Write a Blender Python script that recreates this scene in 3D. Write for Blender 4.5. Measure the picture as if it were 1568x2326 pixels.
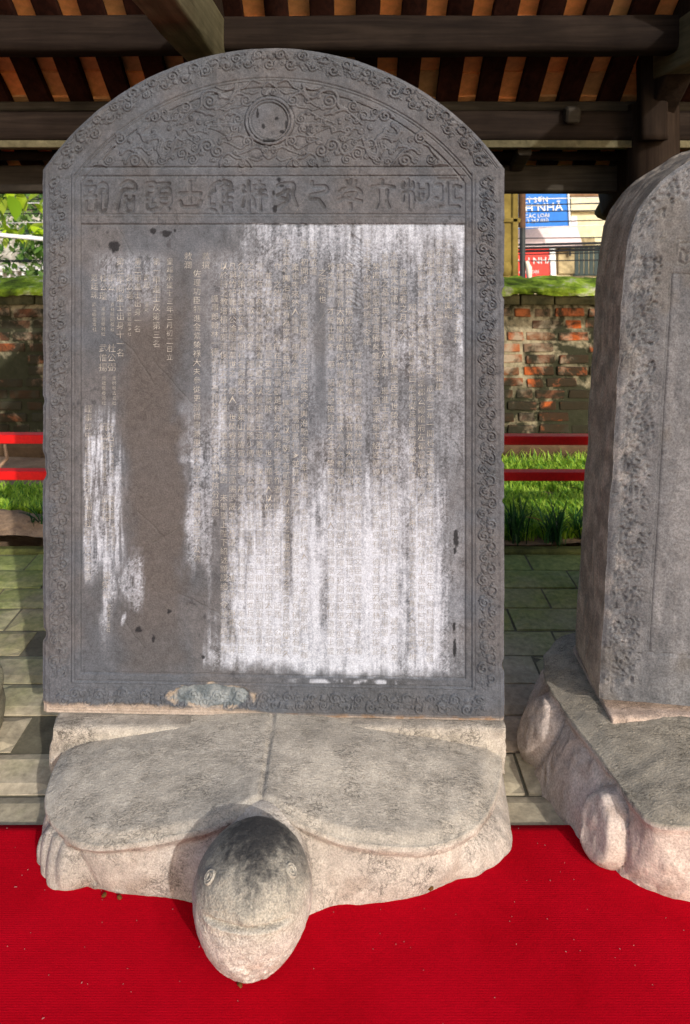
import bpy, bmesh, math, random
import numpy as np
from mathutils import Vector, Matrix

random.seed(7)
rng = np.random.default_rng(11)
scene = bpy.context.scene
for o in list(bpy.data.objects):
    bpy.data.objects.remove(o)
COL = scene.collection
R = math.radians

# ------------------------------------------------------------------ camera
cam_d = bpy.data.cameras.new("camera")
cam = bpy.data.objects.new("camera", cam_d)
COL.objects.link(cam)
cam.location = (0, 0, 1.5)
cam.rotation_euler = (R(90), 0, 0)
cam_d.sensor_fit = 'HORIZONTAL'
cam_d.sensor_width = 36
cam_d.lens = 36 * 1750 / 1568          # a short zoom on a full frame body
cam_d.shift_y = -(1163 - 500) / 1568   # level camera, lens shifted down
cam_d.clip_start = 0.05
cam_d.clip_end = 600
cam_d.dof.use_dof = True
cam_d.dof.focus_distance = 1.95
cam_d.dof.aperture_fstop = 10.0
scene.camera = cam

# ------------------------------------------------------------------ light
SUN_EL, SUN_AZ = R(23.5), R(26)          # low, over the photographer's right shoulder; stands in for the camera flash
world = bpy.data.worlds.new("World")
scene.world = world
world.use_nodes = True
wn = world.node_tree
bg = wn.nodes["Background"]
sky = wn.nodes.new("ShaderNodeTexSky")
sky.sky_type = 'NISHITA'
sky.sun_disc = False
sky.sun_elevation = SUN_EL
sky.sun_rotation = R(180) - SUN_AZ
sky.air_density = 1.0
sky.dust_density = 2.5
wn.links.new(sky.outputs[0], bg.inputs[0])
bg.inputs[1].default_value = 0.15
sun_d = bpy.data.lights.new("sun", 'SUN')
sun_d.energy = 2.0
sun_d.angle = R(0.6)
sun_d.color = (1.0, 0.975, 0.945)
sun = bpy.data.objects.new("sun", sun_d)
COL.objects.link(sun)
to_sun = Vector((math.sin(SUN_AZ) * math.cos(SUN_EL), -math.cos(SUN_AZ) * math.cos(SUN_EL), math.sin(SUN_EL)))
sun.rotation_euler = to_sun.to_track_quat('Z', 'Y').to_euler()
sun.location = to_sun * 20
scene.view_settings.view_transform = 'Standard'
scene.view_settings.look = 'None'
scene.view_settings.exposure = 0.65
scene.view_settings.gamma = 1.0
scene.view_settings.use_curve_mapping = False
scene.cycles.max_bounces = 8
scene.cycles.diffuse_bounces = 4

# ------------------------------------------------------------------ helpers
def tag(o, label=None, cat=None, group=None, kind=None):
    if label: o["label"] = label
    if cat: o["category"] = cat
    if group: o["group"] = group
    if kind: o["kind"] = kind
    return o

def empty(name, loc=(0, 0, 0), rot=(0, 0, 0)):
    o = bpy.data.objects.new(name, None)
    o.empty_display_size = 0.1
    COL.objects.link(o)
    o.location = loc
    o.rotation_euler = rot
    return o

def link(name, me, mat=None, parent=None):
    if mat is not None and not me.materials:
        me.materials.append(mat)
    o = bpy.data.objects.new(name, me)
    COL.objects.link(o)
    if parent is not None:
        o.parent = parent
    return o

def arrays_mesh(name, verts, quads, colors=None, smooth=True):
    verts = np.asarray(verts, dtype=np.float32).reshape(-1, 3)
    quads = np.asarray(quads, dtype=np.int32)
    k = quads.shape[1]
    me = bpy.data.meshes.new(name)
    me.vertices.add(len(verts))
    me.vertices.foreach_set("co", verts.ravel())
    me.loops.add(quads.size)
    me.loops.foreach_set("vertex_index", quads.ravel())
    me.polygons.add(len(quads))
    me.polygons.foreach_set("loop_start", np.arange(0, quads.size, k, dtype=np.int32))
    me.update(calc_edges=True)
    me.polygons.foreach_set("use_smooth", np.full(len(quads), smooth, dtype=bool))
    if colors is not None:
        a = me.color_attributes.new("Col", 'FLOAT_COLOR', 'POINT')
        c = np.ones((len(verts), 4), dtype=np.float32)
        c[:, :3] = np.asarray(colors).reshape(-1, 3)
        a.data.foreach_set("color", c.ravel())
    me.validate()
    return me

def grid_quads(n, m, wrap=False, off=0, flip=False):
    """n rows by m columns; wrap closes the columns"""
    i = np.arange(n - 1)[:, None]
    j = np.arange(m if wrap else m - 1)[None, :]
    j2 = (j + 1) % m
    q = np.stack([i * m + j, i * m + j2, (i + 1) * m + j2, (i + 1) * m + j], -1).reshape(-1, 4) + off
    return q[:, ::-1] if flip else q

_T2 = rng.random((256, 256)).astype(np.float32)
def vn2(x, y, s=0):
    x = np.asarray(x, float) + s * 17.3; y = np.asarray(y, float) + s * 9.7
    xi = np.floor(x).astype(int); yi = np.floor(y).astype(int)
    fx = x - xi; fy = y - yi
    fx = fx * fx * (3 - 2 * fx); fy = fy * fy * (3 - 2 * fy)
    a = _T2[xi & 255, yi & 255]; b = _T2[(xi + 1) & 255, yi & 255]
    c = _T2[xi & 255, (yi + 1) & 255]; d = _T2[(xi + 1) & 255, (yi + 1) & 255]
    return (a * (1 - fx) + b * fx) * (1 - fy) + (c * (1 - fx) + d * fx) * fy
def fb2(x, y, o=4, s=0):
    t = 0; A = 0; a = 1.0
    for k in range(o):
        t = t + a * vn2(x * 2 ** k, y * 2 ** k, s + k * 3.1); A += a; a *= .5
    return t / A
_T3 = rng.random((64, 64, 64)).astype(np.float32)
def vn3(p, s=0):
    p = np.asarray(p, float) + s * 7.77
    i = np.floor(p).astype(int); f = p - i; f = f * f * (3 - 2 * f)
    r = 0
    for dx in (0, 1):
        for dy in (0, 1):
            for dz in (0, 1):
                w = (f[..., 0] if dx else 1 - f[..., 0]) * (f[..., 1] if dy else 1 - f[..., 1]) * (f[..., 2] if dz else 1 - f[..., 2])
                r = r + w * _T3[(i[..., 0] + dx) & 63, (i[..., 1] + dy) & 63, (i[..., 2] + dz) & 63]
    return r
def fb3(p, o=4, s=0):
    t = 0; A = 0; a = 1.0
    for k in range(o):
        t = t + a * vn3(np.asarray(p) * 2 ** k, s + k * 1.3); A += a; a *= .5
    return t / A
def sst(a, b, x):
    t = np.clip((np.asarray(x, float) - a) / (b - a), 0, 1)
    return t * t * (3 - 2 * t)
def mixc(a, b, t):
    t = np.asarray(t)[..., None]
    return np.asarray(a) * (1 - t) + np.asarray(b) * t

def bm_obj(name, bm, mat, parent=None, smooth=False):
    me = bpy.data.meshes.new(name)
    bm.to_mesh(me); bm.free()
    if smooth:
        for p in me.polygons: p.use_smooth = True
    return link(name, me, mat, parent)

def bm_box(bm, c, s, rot=None, bevel=0.0, seg=1):
    M = Matrix.Translation(c)
    if rot is not None: M = M @ rot
    M = M @ Matrix.Diagonal((s[0], s[1], s[2], 1))
    r = bmesh.ops.create_cube(bm, size=1, matrix=M)
    if bevel > 0:
        es = list({e for v in r['verts'] for e in v.link_edges})
        bmesh.ops.bevel(bm, geom=es, offset=bevel, segments=seg, profile=.6, affect='EDGES', clamp_overlap=True)

def box(name, c, s, mat, parent=None, rot=None, bevel=0.0, seg=1):
    bm = bmesh.new()
    bm_box(bm, c, s, rot, bevel, seg)
    return bm_obj(name, bm, mat, parent)

def rough_beam(name, a, b, w, h, mat, parent, up=Vector((0, 0, 1)), seed=0, wob=.004, bev=.25, n=24):
    """a hand-hewn beam from a to b: rounded-corner section, slightly wavy"""
    a = Vector(a); b = Vector(b); d = (b - a).normalized()
    x = d.cross(up).normalized(); z = x.cross(d).normalized()
    sec = []
    r = bev * min(w, h)
    for sx, sz, a0 in ((1, 1, 0), (-1, 1, 90), (-1, -1, 180), (1, -1, 270)):
        for k in range(4):
            t = R(a0 + k * 30)
            sec.append((sx * (w / 2 - r) + r * math.cos(t), sz * (h / 2 - r) + r * math.sin(t)))
    m = len(sec); V = []
    for i in range(n):
        p = a.lerp(b, i / (n - 1)); q = i / (n - 1) * (b - a).length
        for j, (sx, sz) in enumerate(sec):
            k = 1 + wob / max(w, h) * 2 * (float(vn2(q * 5, j * .45, seed)) - .5) * 2
            V.append(p + x * sx * k + z * sz * k)
    Q = grid_quads(n, m, True)
    me = arrays_mesh(name, [tuple(v) for v in V], Q)
    bm = bmesh.new(); bm.from_mesh(me); bm.verts.ensure_lookup_table()
    bm.faces.new([bm.verts[j] for j in range(m)]); bm.faces.new([bm.verts[(n - 1) * m + j] for j in reversed(range(m))])
    bmesh.ops.recalc_face_normals(bm, faces=bm.faces)
    bm.to_mesh(me); bm.free()
    return link(name, me, mat, parent)

def tube_mesh(name, pts, r, k=6):
    pts = [Vector(p) for p in pts]; V = []; n = len(pts)
    rr = r if isinstance(r, (list, tuple)) else [r] * n
    for i, p in enumerate(pts):
        d = (pts[min(i + 1, n - 1)] - pts[max(i - 1, 0)]).normalized()
        u = d.orthogonal().normalized() if i == 0 else (u - d * u.dot(d)).normalized()
        v = d.cross(u)
        for j in range(k):
            t = 2 * math.pi * j / k
            V.append(tuple(p + (u * math.cos(t) + v * math.sin(t)) * rr[i]))
    return arrays_mesh(name, V, grid_quads(n, k, True))

# ------------------------------------------------------------------ materials
def new_mat(name, rough=.85, spec=.25):
    m = bpy.data.materials.new(name); m.use_nodes = True
    b = m.node_tree.nodes["Principled BSDF"]
    b.inputs["Roughness"].default_value = rough
    b.inputs["Specular IOR Level"].default_value = spec
    return m, m.node_tree, b

def N(nt, t, **kw):
    n = nt.nodes.new(t)
    for k, v in kw.items(): setattr(n, k, v)
    return n

def coords(nt, scale=(1, 1, 1), rot=(0, 0, 0), kind="Object"):
    tc = N(nt, "ShaderNodeTexCoord"); mp = N(nt, "ShaderNodeMapping")
    mp.inputs["Scale"].default_value = scale; mp.inputs["Rotation"].default_value = rot
    nt.links.new(tc.outputs[kind], mp.inputs[0])
    return mp.outputs[0]

def noise(nt, vec, scale, detail=4, rough=.6, dist=0.0, typ='FBM'):
    n = N(nt, "ShaderNodeTexNoise"); n.noise_type = typ
    n.inputs["Scale"].default_value = scale; n.inputs["Detail"].default_value = detail
    n.inputs["Roughness"].default_value = rough; n.inputs["Distortion"].default_value = dist
    nt.links.new(vec, n.inputs["Vector"])
    return n.outputs[0]

def ramp(nt, fac, stops):
    r = N(nt, "ShaderNodeValToRGB")
    el = r.color_ramp.elements
    while len(el) < len(stops): el.new(.5)
    for e, (p, c) in zip(el, stops):
        e.position = p; e.color = (c[0], c[1], c[2], 1) if not isinstance(c, (int, float)) else (c, c, c, 1)
    nt.links.new(fac, r.inputs[0])
    return r.outputs[0]

def mixn(nt, fac, a, b, blend='MIX'):
    m = N(nt, "ShaderNodeMix"); m.data_type = 'RGBA'; m.blend_type = blend
    for s, v in ((0, fac), (6, a), (7, b)):
        if isinstance(v, (int, float)): m.inputs[s].default_value = v
        elif isinstance(v, tuple): m.inputs[s].default_value = (*v, 1)
        else: nt.links.new(v, m.inputs[s])
    return m.outputs[2]

def bump(nt, bsdf, hs, prev=None):
    """hs: list of (height socket, strength, distance)"""
    for h, s, d in hs:
        b = N(nt, "ShaderNodeBump")
        b.inputs["Strength"].default_value = s; b.inputs["Distance"].default_value = d
        nt.links.new(h, b.inputs["Height"])
        if prev is not None: nt.links.new(prev, b.inputs["Normal"])
        prev = b.outputs[0]
    nt.links.new(prev, bsdf.inputs["Normal"])

def stone_attr(name, grain=220, contrast=(.72, 1.28), ridge=28, ridge_s=.35, ridge_d=.006, rough=.85, spec=.25, fine_s=.35, stretch=(1, 1, 1), veins=0, vscale=16):
    m, nt, b = new_mat(name, rough, spec)
    at = N(nt, "ShaderNodeVertexColor"); at.layer_name = "Col"
    v = coords(nt); vs = coords(nt, stretch)
    n1 = noise(nt, v, grain, 3, .7)
    n2 = noise(nt, v, grain * .22, 4, .65)
    f = ramp(nt, n1, [(.3, contrast[0]), (.7, contrast[1])])
    g = ramp(nt, n2, [(.3, .86), (.7, 1.12)])
    c = mixn(nt, 1.0, at.outputs[0], f, 'MULTIPLY')
    c = mixn(nt, 1.0, c, g, 'MULTIPLY')
    vb = None
    if veins:
        for k, (rot, sc, st, wd) in enumerate(((.5, vscale, (1, 2.6, 1), .020), (-.7, vscale * 1.7, (1, 3.2, 1), .030), (1.3, vscale * .45, (1, 1.4, 1), .008))):
            vn = noise(nt, coords(nt, st, (0, 0, rot)), sc, 5, .6, 1.0)
            sb = N(nt, "ShaderNodeMath", operation='SUBTRACT'); sb.inputs[1].default_value = .47 + .03 * k; nt.links.new(vn, sb.inputs[0])
            ab = N(nt, "ShaderNodeMath", operation='ABSOLUTE'); nt.links.new(sb.outputs[0], ab.inputs[0])
            msk = ramp(nt, noise(nt, v, vscale * .5, 3, .6), [(.42, 0.0), (.6, 1.0)])
            line = mixn(nt, msk, (1, 1, 1), ramp(nt, ab.outputs[0], [(0, .30), (wd, 1.0)]))
            c = mixn(nt, veins, c, line, 'MULTIPLY')
            vb = line if vb is None else mixn(nt, 1.0, vb, line, 'MULTIPLY')
    nt.links.new(c, b.inputs["Base Color"])
    rg = noise(nt, vs, ridge, 5, .6, .4, 'RIDGED_MULTIFRACTAL')
    bump(nt, b, [(rg, ridge_s, ridge_d), (n1, fine_s, .002)] + ([(vb, .5 * veins, .004)] if veins else []))
    return m

def plain(name, col, rough=.8, spec=.25, var=.25, scale=12, bs=.2, bd=.004, stretch=(1, 1, 1), col2=None):
    m, nt, b = new_mat(name, rough, spec)
    v = coords(nt, stretch)
    n1 = noise(nt, v, scale, 5, .65, .3)
    n2 = noise(nt, v, scale * 9, 3, .6)
    c2 = col2 if col2 else tuple(min(1, x * (1 + var)) for x in col)
    c1 = col if col2 else tuple(x * (1 - var) for x in col)
    c = ramp(nt, n1, [(.3, c1), (.7, c2)])
    c = mixn(nt, .5, c, ramp(nt, n2, [(.3, .75), (.7, 1.25)]), 'MULTIPLY')
    nt.links.new(c, b.inputs["Base Color"])
    bump(nt, b, [(n1, bs, bd), (n2, bs, bd * .3)])
    return m

MAT = {}
MAT['stele'] = stone_attr('blue_stone', 260, (.76, 1.24), 40, .25, .002, fine_s=.4, spec=.1, veins=.22, vscale=9)
MAT['stele_rough'] = stone_attr('weathered_blue_stone', 200, (.6, 1.35), 45, .5, .005, fine_s=.5, spec=.1)
MAT['turtle'] = stone_attr('pale_stone', 260, (.70, 1.28), 80, .7, .0022, fine_s=.8, stretch=(1, 1.5, 1), spec=.12, veins=.8, vscale=20)
MAT['head'] = stone_attr('polished_pale_stone', 300, (.52, 1.42), 90, .8, .003, rough=.65, spec=.25, fine_s=.9)
MAT['letters'] = None
MAT['turtle_rough'] = stone_attr('chiselled_pale_stone', 200, (.66, 1.32), 30, .9, .010, fine_s=.55, stretch=(1, 1, .55))

def letter_mat():
    m, nt, b = new_mat('chalk_filled_letters', .95, .1)
    v = coords(nt)
    n1 = noise(nt, v, 24, 4, .7); n2 = noise(nt, v, 300, 2, .6)
    c = ramp(nt, n1, [(.32, (.16, .15, .14)), (.56, (.38, .355, .32))])
    c = mixn(nt, .7, c, ramp(nt, n2, [(.35, .6), (.65, 1.2)]), 'MULTIPLY')
    nt.links.new(c, b.inputs["Base Color"])
    return m
MAT['letters'] = letter_mat()
MAT['letters_bare'] = plain('bare_letter_groove', (.25, .235, .22), .95, .05, .3, 60)

def wood(name, dark, light, axis=0, rough=.8, scale=1.0):
    m, nt, b = new_mat(name, rough, .06)
    st = [22, 22, 22]; st[axis] = 1.1
    v = coords(nt, tuple(st)); v0 = coords(nt)
    g = noise(nt, v, 1.6 * scale, 6, .7, .8)
    pch = noise(nt, v0, 5, 4, .6)
    c = ramp(nt, g, [(.32, dark), (.68, light)])
    c = mixn(nt, .8, c, ramp(nt, pch, [(.3, .6), (.7, 1.35)]), 'MULTIPLY')
    nt.links.new(c, b.inputs["Base Color"])
    bump(nt, b, [(g, .35, .004)])
    return m
MAT['beam'] = wood('dark_beam_wood', (.007, .0045, .0035), (.022, .015, .011), 0)
MAT['beam_grey'] = wood('greyed_beam_wood', (.022, .018, .014), (.055, .046, .035), 0)
MAT['tie'] = wood('olive_grey_tie_wood', (.06, .052, .028), (.125, .108, .062), 1)
MAT['rafter'] = wood('red_brown_rafter_wood', (.010, .004, .003), (.032, .011, .007), 1)
MAT['post'] = wood('dark_post_wood', (.010, .006, .004), (.028, .018, .012), 2)

def tile_mat():
    m, nt, b = new_mat('terracotta_tile', .9, .15)
    oi = N(nt, "ShaderNodeObjectInfo")
    v = coords(nt)
    n1 = noise(nt, v, 30, 4, .65); n2 = noise(nt, coords(nt, (1, 3, 3)), 60, 5, .7, 1.2)
    c = ramp(nt, oi.outputs["Random"], [(0, (.40, .25, .12)), (.3, (.58, .29, .12)), (.65, (.76, .32, .115)), (1, (.78, .30, .10))])
    c = mixn(nt, .6, c, ramp(nt, n1, [(.3, .65), (.7, 1.25)]), 'MULTIPLY')
    nt.links.new(c, b.inputs["Base Color"])
    bump(nt, b, [(n2, .5, .006)])
    return m
MAT['tile'] = tile_mat()

# ------------------------------------------------------------------ setting
def sheet(name, x0, x1, y0, y1, z, mat, nx=2, ny=2, amp=0, sc=1.0, parent=None):
    X, Y = np.meshgrid(np.linspace(x0, x1, nx), np.linspace(y0, y1, ny))
    Z = np.full_like(X, z)
    if amp: Z = Z + amp * (fb2(X * sc, Y * sc, 4) - .5)
    return link(name, arrays_mesh(name, np.stack([X, Y, Z], -1), grid_quads(ny, nx)), mat, parent)

MAT['earth'] = plain('bare_earth', (.20, .13, .08), .95, .1, .35, 6, .6, .03, col2=(.36, .25, .16))
MAT['street'] = plain('street_asphalt', (.06, .06, .062), .9, .2, .2, 3)
MAT['mortar_bed'] = plain('floor_joint_dirt', (.14, .125, .085), .95, .1, .3, 14, .5, .006)
tag(sheet('ground', -150, 150, -60, 260, -.16, MAT['earth']), kind='structure')
tag(sheet('street', -60, 60, 6.6, 12.4, -.12, MAT['street']), kind='structure')

# garden bed behind the pavilion
gx0, gx1, gy0, gy1 = -3.2, 3.0, 3.52, 5.0
GX, GY = np.meshgrid(np.linspace(gx0, gx1, 150), np.linspace(gy0, gy1, 50))
def bed_z(x, y):
    z = .005 + .03 * fb2(x * 3, y * 3, 4, 2)
    mound = np.exp(-((x + 1.72) / .55) ** 2) * np.exp(-((y - 3.66) / .17) ** 2) * .085
    return z + mound * (0.7 + .6 * fb2(x * 9, y * 9, 3, 5))
tag(link('garden_bed', arrays_mesh('garden_bed', np.stack([GX, GY, bed_z(GX, GY)], -1), grid_quads(50, 150)), MAT['earth']), kind='structure')

# floor: mortar sheet with paving bricks as its parts
floor = tag(sheet('floor', -3.2, 3.0, 1.0, 3.48, -.012, MAT['mortar_bed']), kind='structure')

def paver_mat():
    m, nt, b = new_mat('worn_paving_brick', .8, .25)
    geo = N(nt, "ShaderNodeNewGeometry"); sep = N(nt, "ShaderNodeSeparateXYZ")
    nt.links.new(geo.outputs["Position"], sep.inputs[0])
    oi = N(nt, "ShaderNodeObjectInfo")
    v = coords(nt, kind="Object"); mp = N(nt, "ShaderNodeMapping")
    nt.links.new(geo.outputs["Position"], mp.inputs[0])
    n1 = noise(nt, mp.outputs[0], 6, 5, .65, .5); n2 = noise(nt, mp.outputs[0], 40, 5, .7); n3 = noise(nt, mp.outputs[0], 3, 4, .6)
    base = ramp(nt, oi.outputs["Random"], [(0, (.34, .29, .20)), (.4, (.42, .36, .25)), (.75, (.50, .42, .30)), (1, (.38, .27, .19))])
    base = mixn(nt, .9, base, ramp(nt, n2, [(.28, .6), (.72, 1.3)]), 'MULTIPLY')
    base = mixn(nt, .8, base, ramp(nt, n1, [(.3, .65), (.7, 1.25)]), 'MULTIPLY')
    # moss that thickens towards the damp garden edge
    mr = N(nt, "ShaderNodeMapRange"); mr.inputs[1].default_value = 2.25; mr.inputs[2].default_value = 3.4
    nt.links.new(sep.outputs[1], mr.inputs[0])
    ad = N(nt, "ShaderNodeMath", operation='MULTIPLY_ADD'); ad.inputs[1].default_value = .55
    nt.links.new(mr.outputs[0], ad.inputs[0])
    sb = N(nt, "ShaderNodeMath", operation='SUBTRACT'); sb.inputs[1].default_value = .35
    nt.links.new(n3, sb.inputs[0]); nt.links.new(sb.outputs[0], ad.inputs[2])
    mossf = ramp(nt, ad.outputs[0], [(.2, 0.0), (.62, .85)])
    c = mixn(nt, mossf, base, ramp(nt, n2, [(.3, (.10, .14, .02)), (.7, (.26, .30, .06))]))
    nt.links.new(c, b.inputs["Base Color"])
    bump(nt, b, [(n1, .3, .008), (n2, .35, .003)])
    return m
MAT['paver'] = paver_mat()

def paver_mesh(w, d, s):
    nx, ny = 9, 6
    X, Y = np.meshgrid(np.linspace(-w / 2, w / 2, nx), np.linspace(-d / 2, d / 2, ny))
    Z = .0015 * (fb2(X * 22 + s, Y * 22, 3, s) - .5) * 2
    ex = np.minimum(w / 2 - np.abs(X), d / 2 - np.abs(Y))
    Z = Z - .008 * (1 - sst(0, .02, ex))
    top = np.stack([X, Y, Z], -1).reshape(-1, 3)
    ring = [i for i in range(nx)] + [i * nx + nx - 1 for i in range(1, ny)] + [(ny - 1) * nx + i for i in range(nx - 2, -1, -1)] + [i * nx for i in range(ny - 2, 0, -1)]
    low = top[ring].copy(); low[:, 2] = -.03
    V = np.concatenate([top, low]); k = len(ring); b0 = nx * ny
    Q = list(grid_quads(ny, nx))
    for a in range(k):
        c = (a + 1) % k
        Q.append((ring[c], ring[a], b0 + a, b0 + c))
    return arrays_mesh('paver', V, np.array(Q), smooth=False)
PM = [paver_mesh(.305, .152, s) for s in range(6)]
for m in PM: m.materials.append(MAT['paver'])
row = 0
y = 1.775
while y < 3.42:
    off = (row % 2) * .157 + random.uniform(-.03, .03)
    for c in range(-7, 8):
        x = c * .314 + off
        if x < -1.95 or x > 1.75 or (y > 2.12 and -1.0 + (y - 2.1) * -.3 < x - .17 and x + .17 < .22 + .1 * (y - 2.1)): continue
        o = link('paver', PM[random.randrange(6)], None, floor)
        o.location = (x, y, random.uniform(-.004, .002))
        o.rotation_euler = (R(random.uniform(-.5, .5)), R(random.uniform(-.4, .4)), R(random.uniform(-.5, .5)) + (math.pi if random.random() < .5 else 0))
    y += .1625; row += 1

edge = box('floor_edge_kerb', (-.1, 3.505, -.03), (6.2, .05, .08), plain('mossy_kerb', (.05, .05, .02), .95, .1, .3, 14, .5, .008, col2=(.16, .17, .05)), None, None, .01)
tag(edge, kind='structure')

# red carpet
def carpet_mat():
    m, nt, b = new_mat('red_ribbed_carpet', .95, .0)
    v = coords(nt)
    w = N(nt, "ShaderNodeTexWave"); w.wave_type = 'BANDS'; w.bands_direction = 'Y'
    w.inputs["Scale"].default_value = 62; w.inputs["Distortion"].default_value = 1.2; w.inputs["Detail"].default_value = 2; w.inputs["Detail Scale"].default_value = 3
    nt.links.new(v, w.inputs["Vector"])
    n1 = noise(nt, v, 4, 5, .6, .4); n2 = noise(nt, v, 420, 2, .7); n3 = noise(nt, coords(nt, (1, 6, 1)), 60, 3, .6)
    c = ramp(nt, n1, [(.3, (.32, .0012, .006)), (.7, (.42, .002, .010))])
    c = mixn(nt, .55, c, ramp(nt, n2, [(.3, .7), (.7, 1.25)]), 'MULTIPLY')
    c = mixn(nt, .35, c, ramp(nt, n3, [(.3, .75), (.7, 1.2)]), 'MULTIPLY')
    c = mixn(nt, .10, c, ramp(nt, w.outputs[0], [(.2, .6), (.8, 1.2)]), 'MULTIPLY')
    nt.links.new(c, b.inputs["Base Color"])
    b.inputs["Sheen Weight"].default_value = .04; b.inputs["Sheen Roughness"].default_value = .4
    b.inputs["Sheen Tint"].default_value = (1, .25, .3, 1)
    bump(nt, b, [(w.outputs[0], .16, .0015), (n2, .5, .002), (n1, .2, .01)])
    return m
cx0, cx1, cy0, cy1 = -3.1, 3.0, -.6, 1.897
X, Y = np.meshgrid(np.linspace(cx0, cx1, 260), np.linspace(cy0, cy1, 120))
Z = .010 + .003 * (fb2(X * 3, Y * 3, 3, 4) - .5)
Yw = np.where(Y > cy1 - .001, cy1 + .006 * (fb2(X * 4, X * 0, 3, 6) - .5), Y)
back = np.stack([X[-1], Yw[-1] + .001, np.zeros_like(X[-1])], -1)
V = np.concatenate([np.stack([X, Yw, Z], -1).reshape(-1, 3), back])
Q = np.concatenate([grid_quads(120, 260), grid_quads(2, 260, off=119 * 260)])
carpet = link('red_carpet', arrays_mesh('red_carpet', V, Q), carpet_mat())
tag(carpet, 'ribbed bright red carpet laid in front of the stone turtles', 'carpet')

# lint on the carpet: hundreds of specks nobody could count
n = 170
px = rng.uniform(-1.0, 1.3, n); py = 1.42 + rng.random(n) ** .8 * .47
V = []; Q = []
for i in range(n):
    a = rng.uniform(0, math.pi); l = rng.uniform(.0005, .0011) * (3 if rng.random() < .04 else 1); w = rng.uniform(.0004, .0007)
    ca, sa = math.cos(a), math.sin(a); b0 = len(V)
    for (s, t, z) in ((-l, -w, 0), (l, -w, 0), (l, w, 0), (-l, w, 0), (0, 0, .0012)):
        V.append((px[i] + s * ca - t * sa, py[i] + s * sa + t * ca, .0125 + z))
    Q += [(b0, b0 + 1, b0 + 4), (b0 + 1, b0 + 2, b0 + 4), (b0 + 2, b0 + 3, b0 + 4), (b0 + 3, b0, b0 + 4)]
lint = link('carpet_lint', arrays_mesh('carpet_lint', V, np.array(Q)), plain('pale_lint', (.36, .20, .18), .95, .1))
tag(lint, 'pale specks of lint scattered over the red carpet', 'lint', kind='stuff')

# ------------------------------------------------------------------ relief raster
class Raster:
    """a height picture of a slab face; px = 1 mm; u across, v up"""
    def __init__(s, u0, u1, v0, v1, res=.001):
        s.u0, s.v0, s.res = u0, v0, res
        s.W = int((u1 - u0) / res) + 1; s.H = int((v1 - v0) / res) + 1
        s.up = np.zeros((s.H, s.W), np.float32); s.dn = np.zeros((s.H, s.W), np.float32); s.ink = np.zeros((s.H, s.W), np.float32)
    def stamp(s, u, v, r, h, img='up', flat=1.0):
        cx = (u - s.u0) / s.res; cy = (v - s.v0) / s.res; rp = r / s.res
        x0, x1 = int(max(0, cx - rp - 1)), int(min(s.W - 1, cx + rp + 2)); y0, y1 = int(max(0, cy - rp - 1)), int(min(s.H - 1, cy + rp + 2))
        if x0 >= x1 or y0 >= y1: return
        yy, xx = np.ogrid[y0:y1, x0:x1]
        d2 = ((xx - cx) ** 2 + (yy - cy) ** 2) / (rp * rp)
        p = np.sqrt(np.clip(1 - d2, 0, 1))
        if flat != 1.0: p = np.clip(p * flat, 0, 1)
        a = getattr(s, img)[y0:y1, x0:x1]
        np.maximum(a, h * p, out=a)
    def stroke(s, pts, r, h, img='up', flat=1.0, groove=None, taper=0):
        pts = np.asarray(pts, float)
        seg = np.hypot(*np.diff(pts, axis=0).T); L = np.concatenate([[0], np.cumsum(seg)])
        if L[-1] <= 0: return
        rmin = np.min(r) if np.ndim(r) else r
        m = max(2, int(L[-1] / max(.0012, .35 * rmin)))
        t = np.linspace(0, L[-1], m)
        us = np.interp(t, L, pts[:, 0]); vs = np.interp(t, L, pts[:, 1])
        for i in range(m):
            f = t[i] / L[-1]
            rr = r * (1 - taper * f)
            s.stamp(us[i], vs[i], rr, h, img, flat)
            if groove: s.stamp(us[i], vs[i], rr + groove[0], groove[1], 'dn', 1.6)
    def sample(s, img, u, v):
        a = getattr(s, img)
        x = np.clip((np.asarray(u) - s.u0) / s.res, 0, s.W - 1.001); y = np.clip((np.asarray(v) - s.v0) / s.res, 0, s.H - 1.001)
        xi = x.astype(int); yi = y.astype(int); fx = x - xi; fy = y - yi
        return (a[yi, xi] * (1 - fx) + a[yi, xi + 1] * fx) * (1 - fy) + (a[yi + 1, xi] * (1 - fx) + a[yi + 1, xi + 1] * fx) * fy

MM = .001
K = 1 / 857.0                                  # metres per unit of the drawing grid used for the slab face
def U(x): return (x - 616.5) * K
def Vv(y): return (1632 - y) * K
def UV(p): return [(U(a), Vv(b)) for a, b in p]

def spiral_pts(cx, cy, r, turns=1.6, a0=0.0, d=1, n=26, r1=.12):
    out = []
    for i in range(n):
        f = i / (n - 1); a = a0 + d * f * turns * 2 * math.pi; q = r * (1 - f * (1 - r1))
        out.append((cx + q * math.cos(a), cy + q * math.sin(a)))
    return out

def smooth_path(pts, n=10):
    pts = [np.array(p, float) for p in pts]
    if len(pts) < 3: return [tuple(p) for p in pts]
    P = [2 * pts[0] - pts[1]] + pts + [2 * pts[-1] - pts[-2]]; out = []
    for i in range(1, len(P) - 2):
        for k in range(n):
            t = k / n
            out.append(tuple(.5 * ((2 * P[i]) + (-P[i - 1] + P[i + 1]) * t + (2 * P[i - 1] - 5 * P[i] + 4 * P[i + 1] - P[i + 2]) * t * t + (-P[i - 1] + 3 * P[i] - 3 * P[i + 1] + P[i + 2]) * t ** 3)))
    return out + [tuple(pts[-1])]

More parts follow.
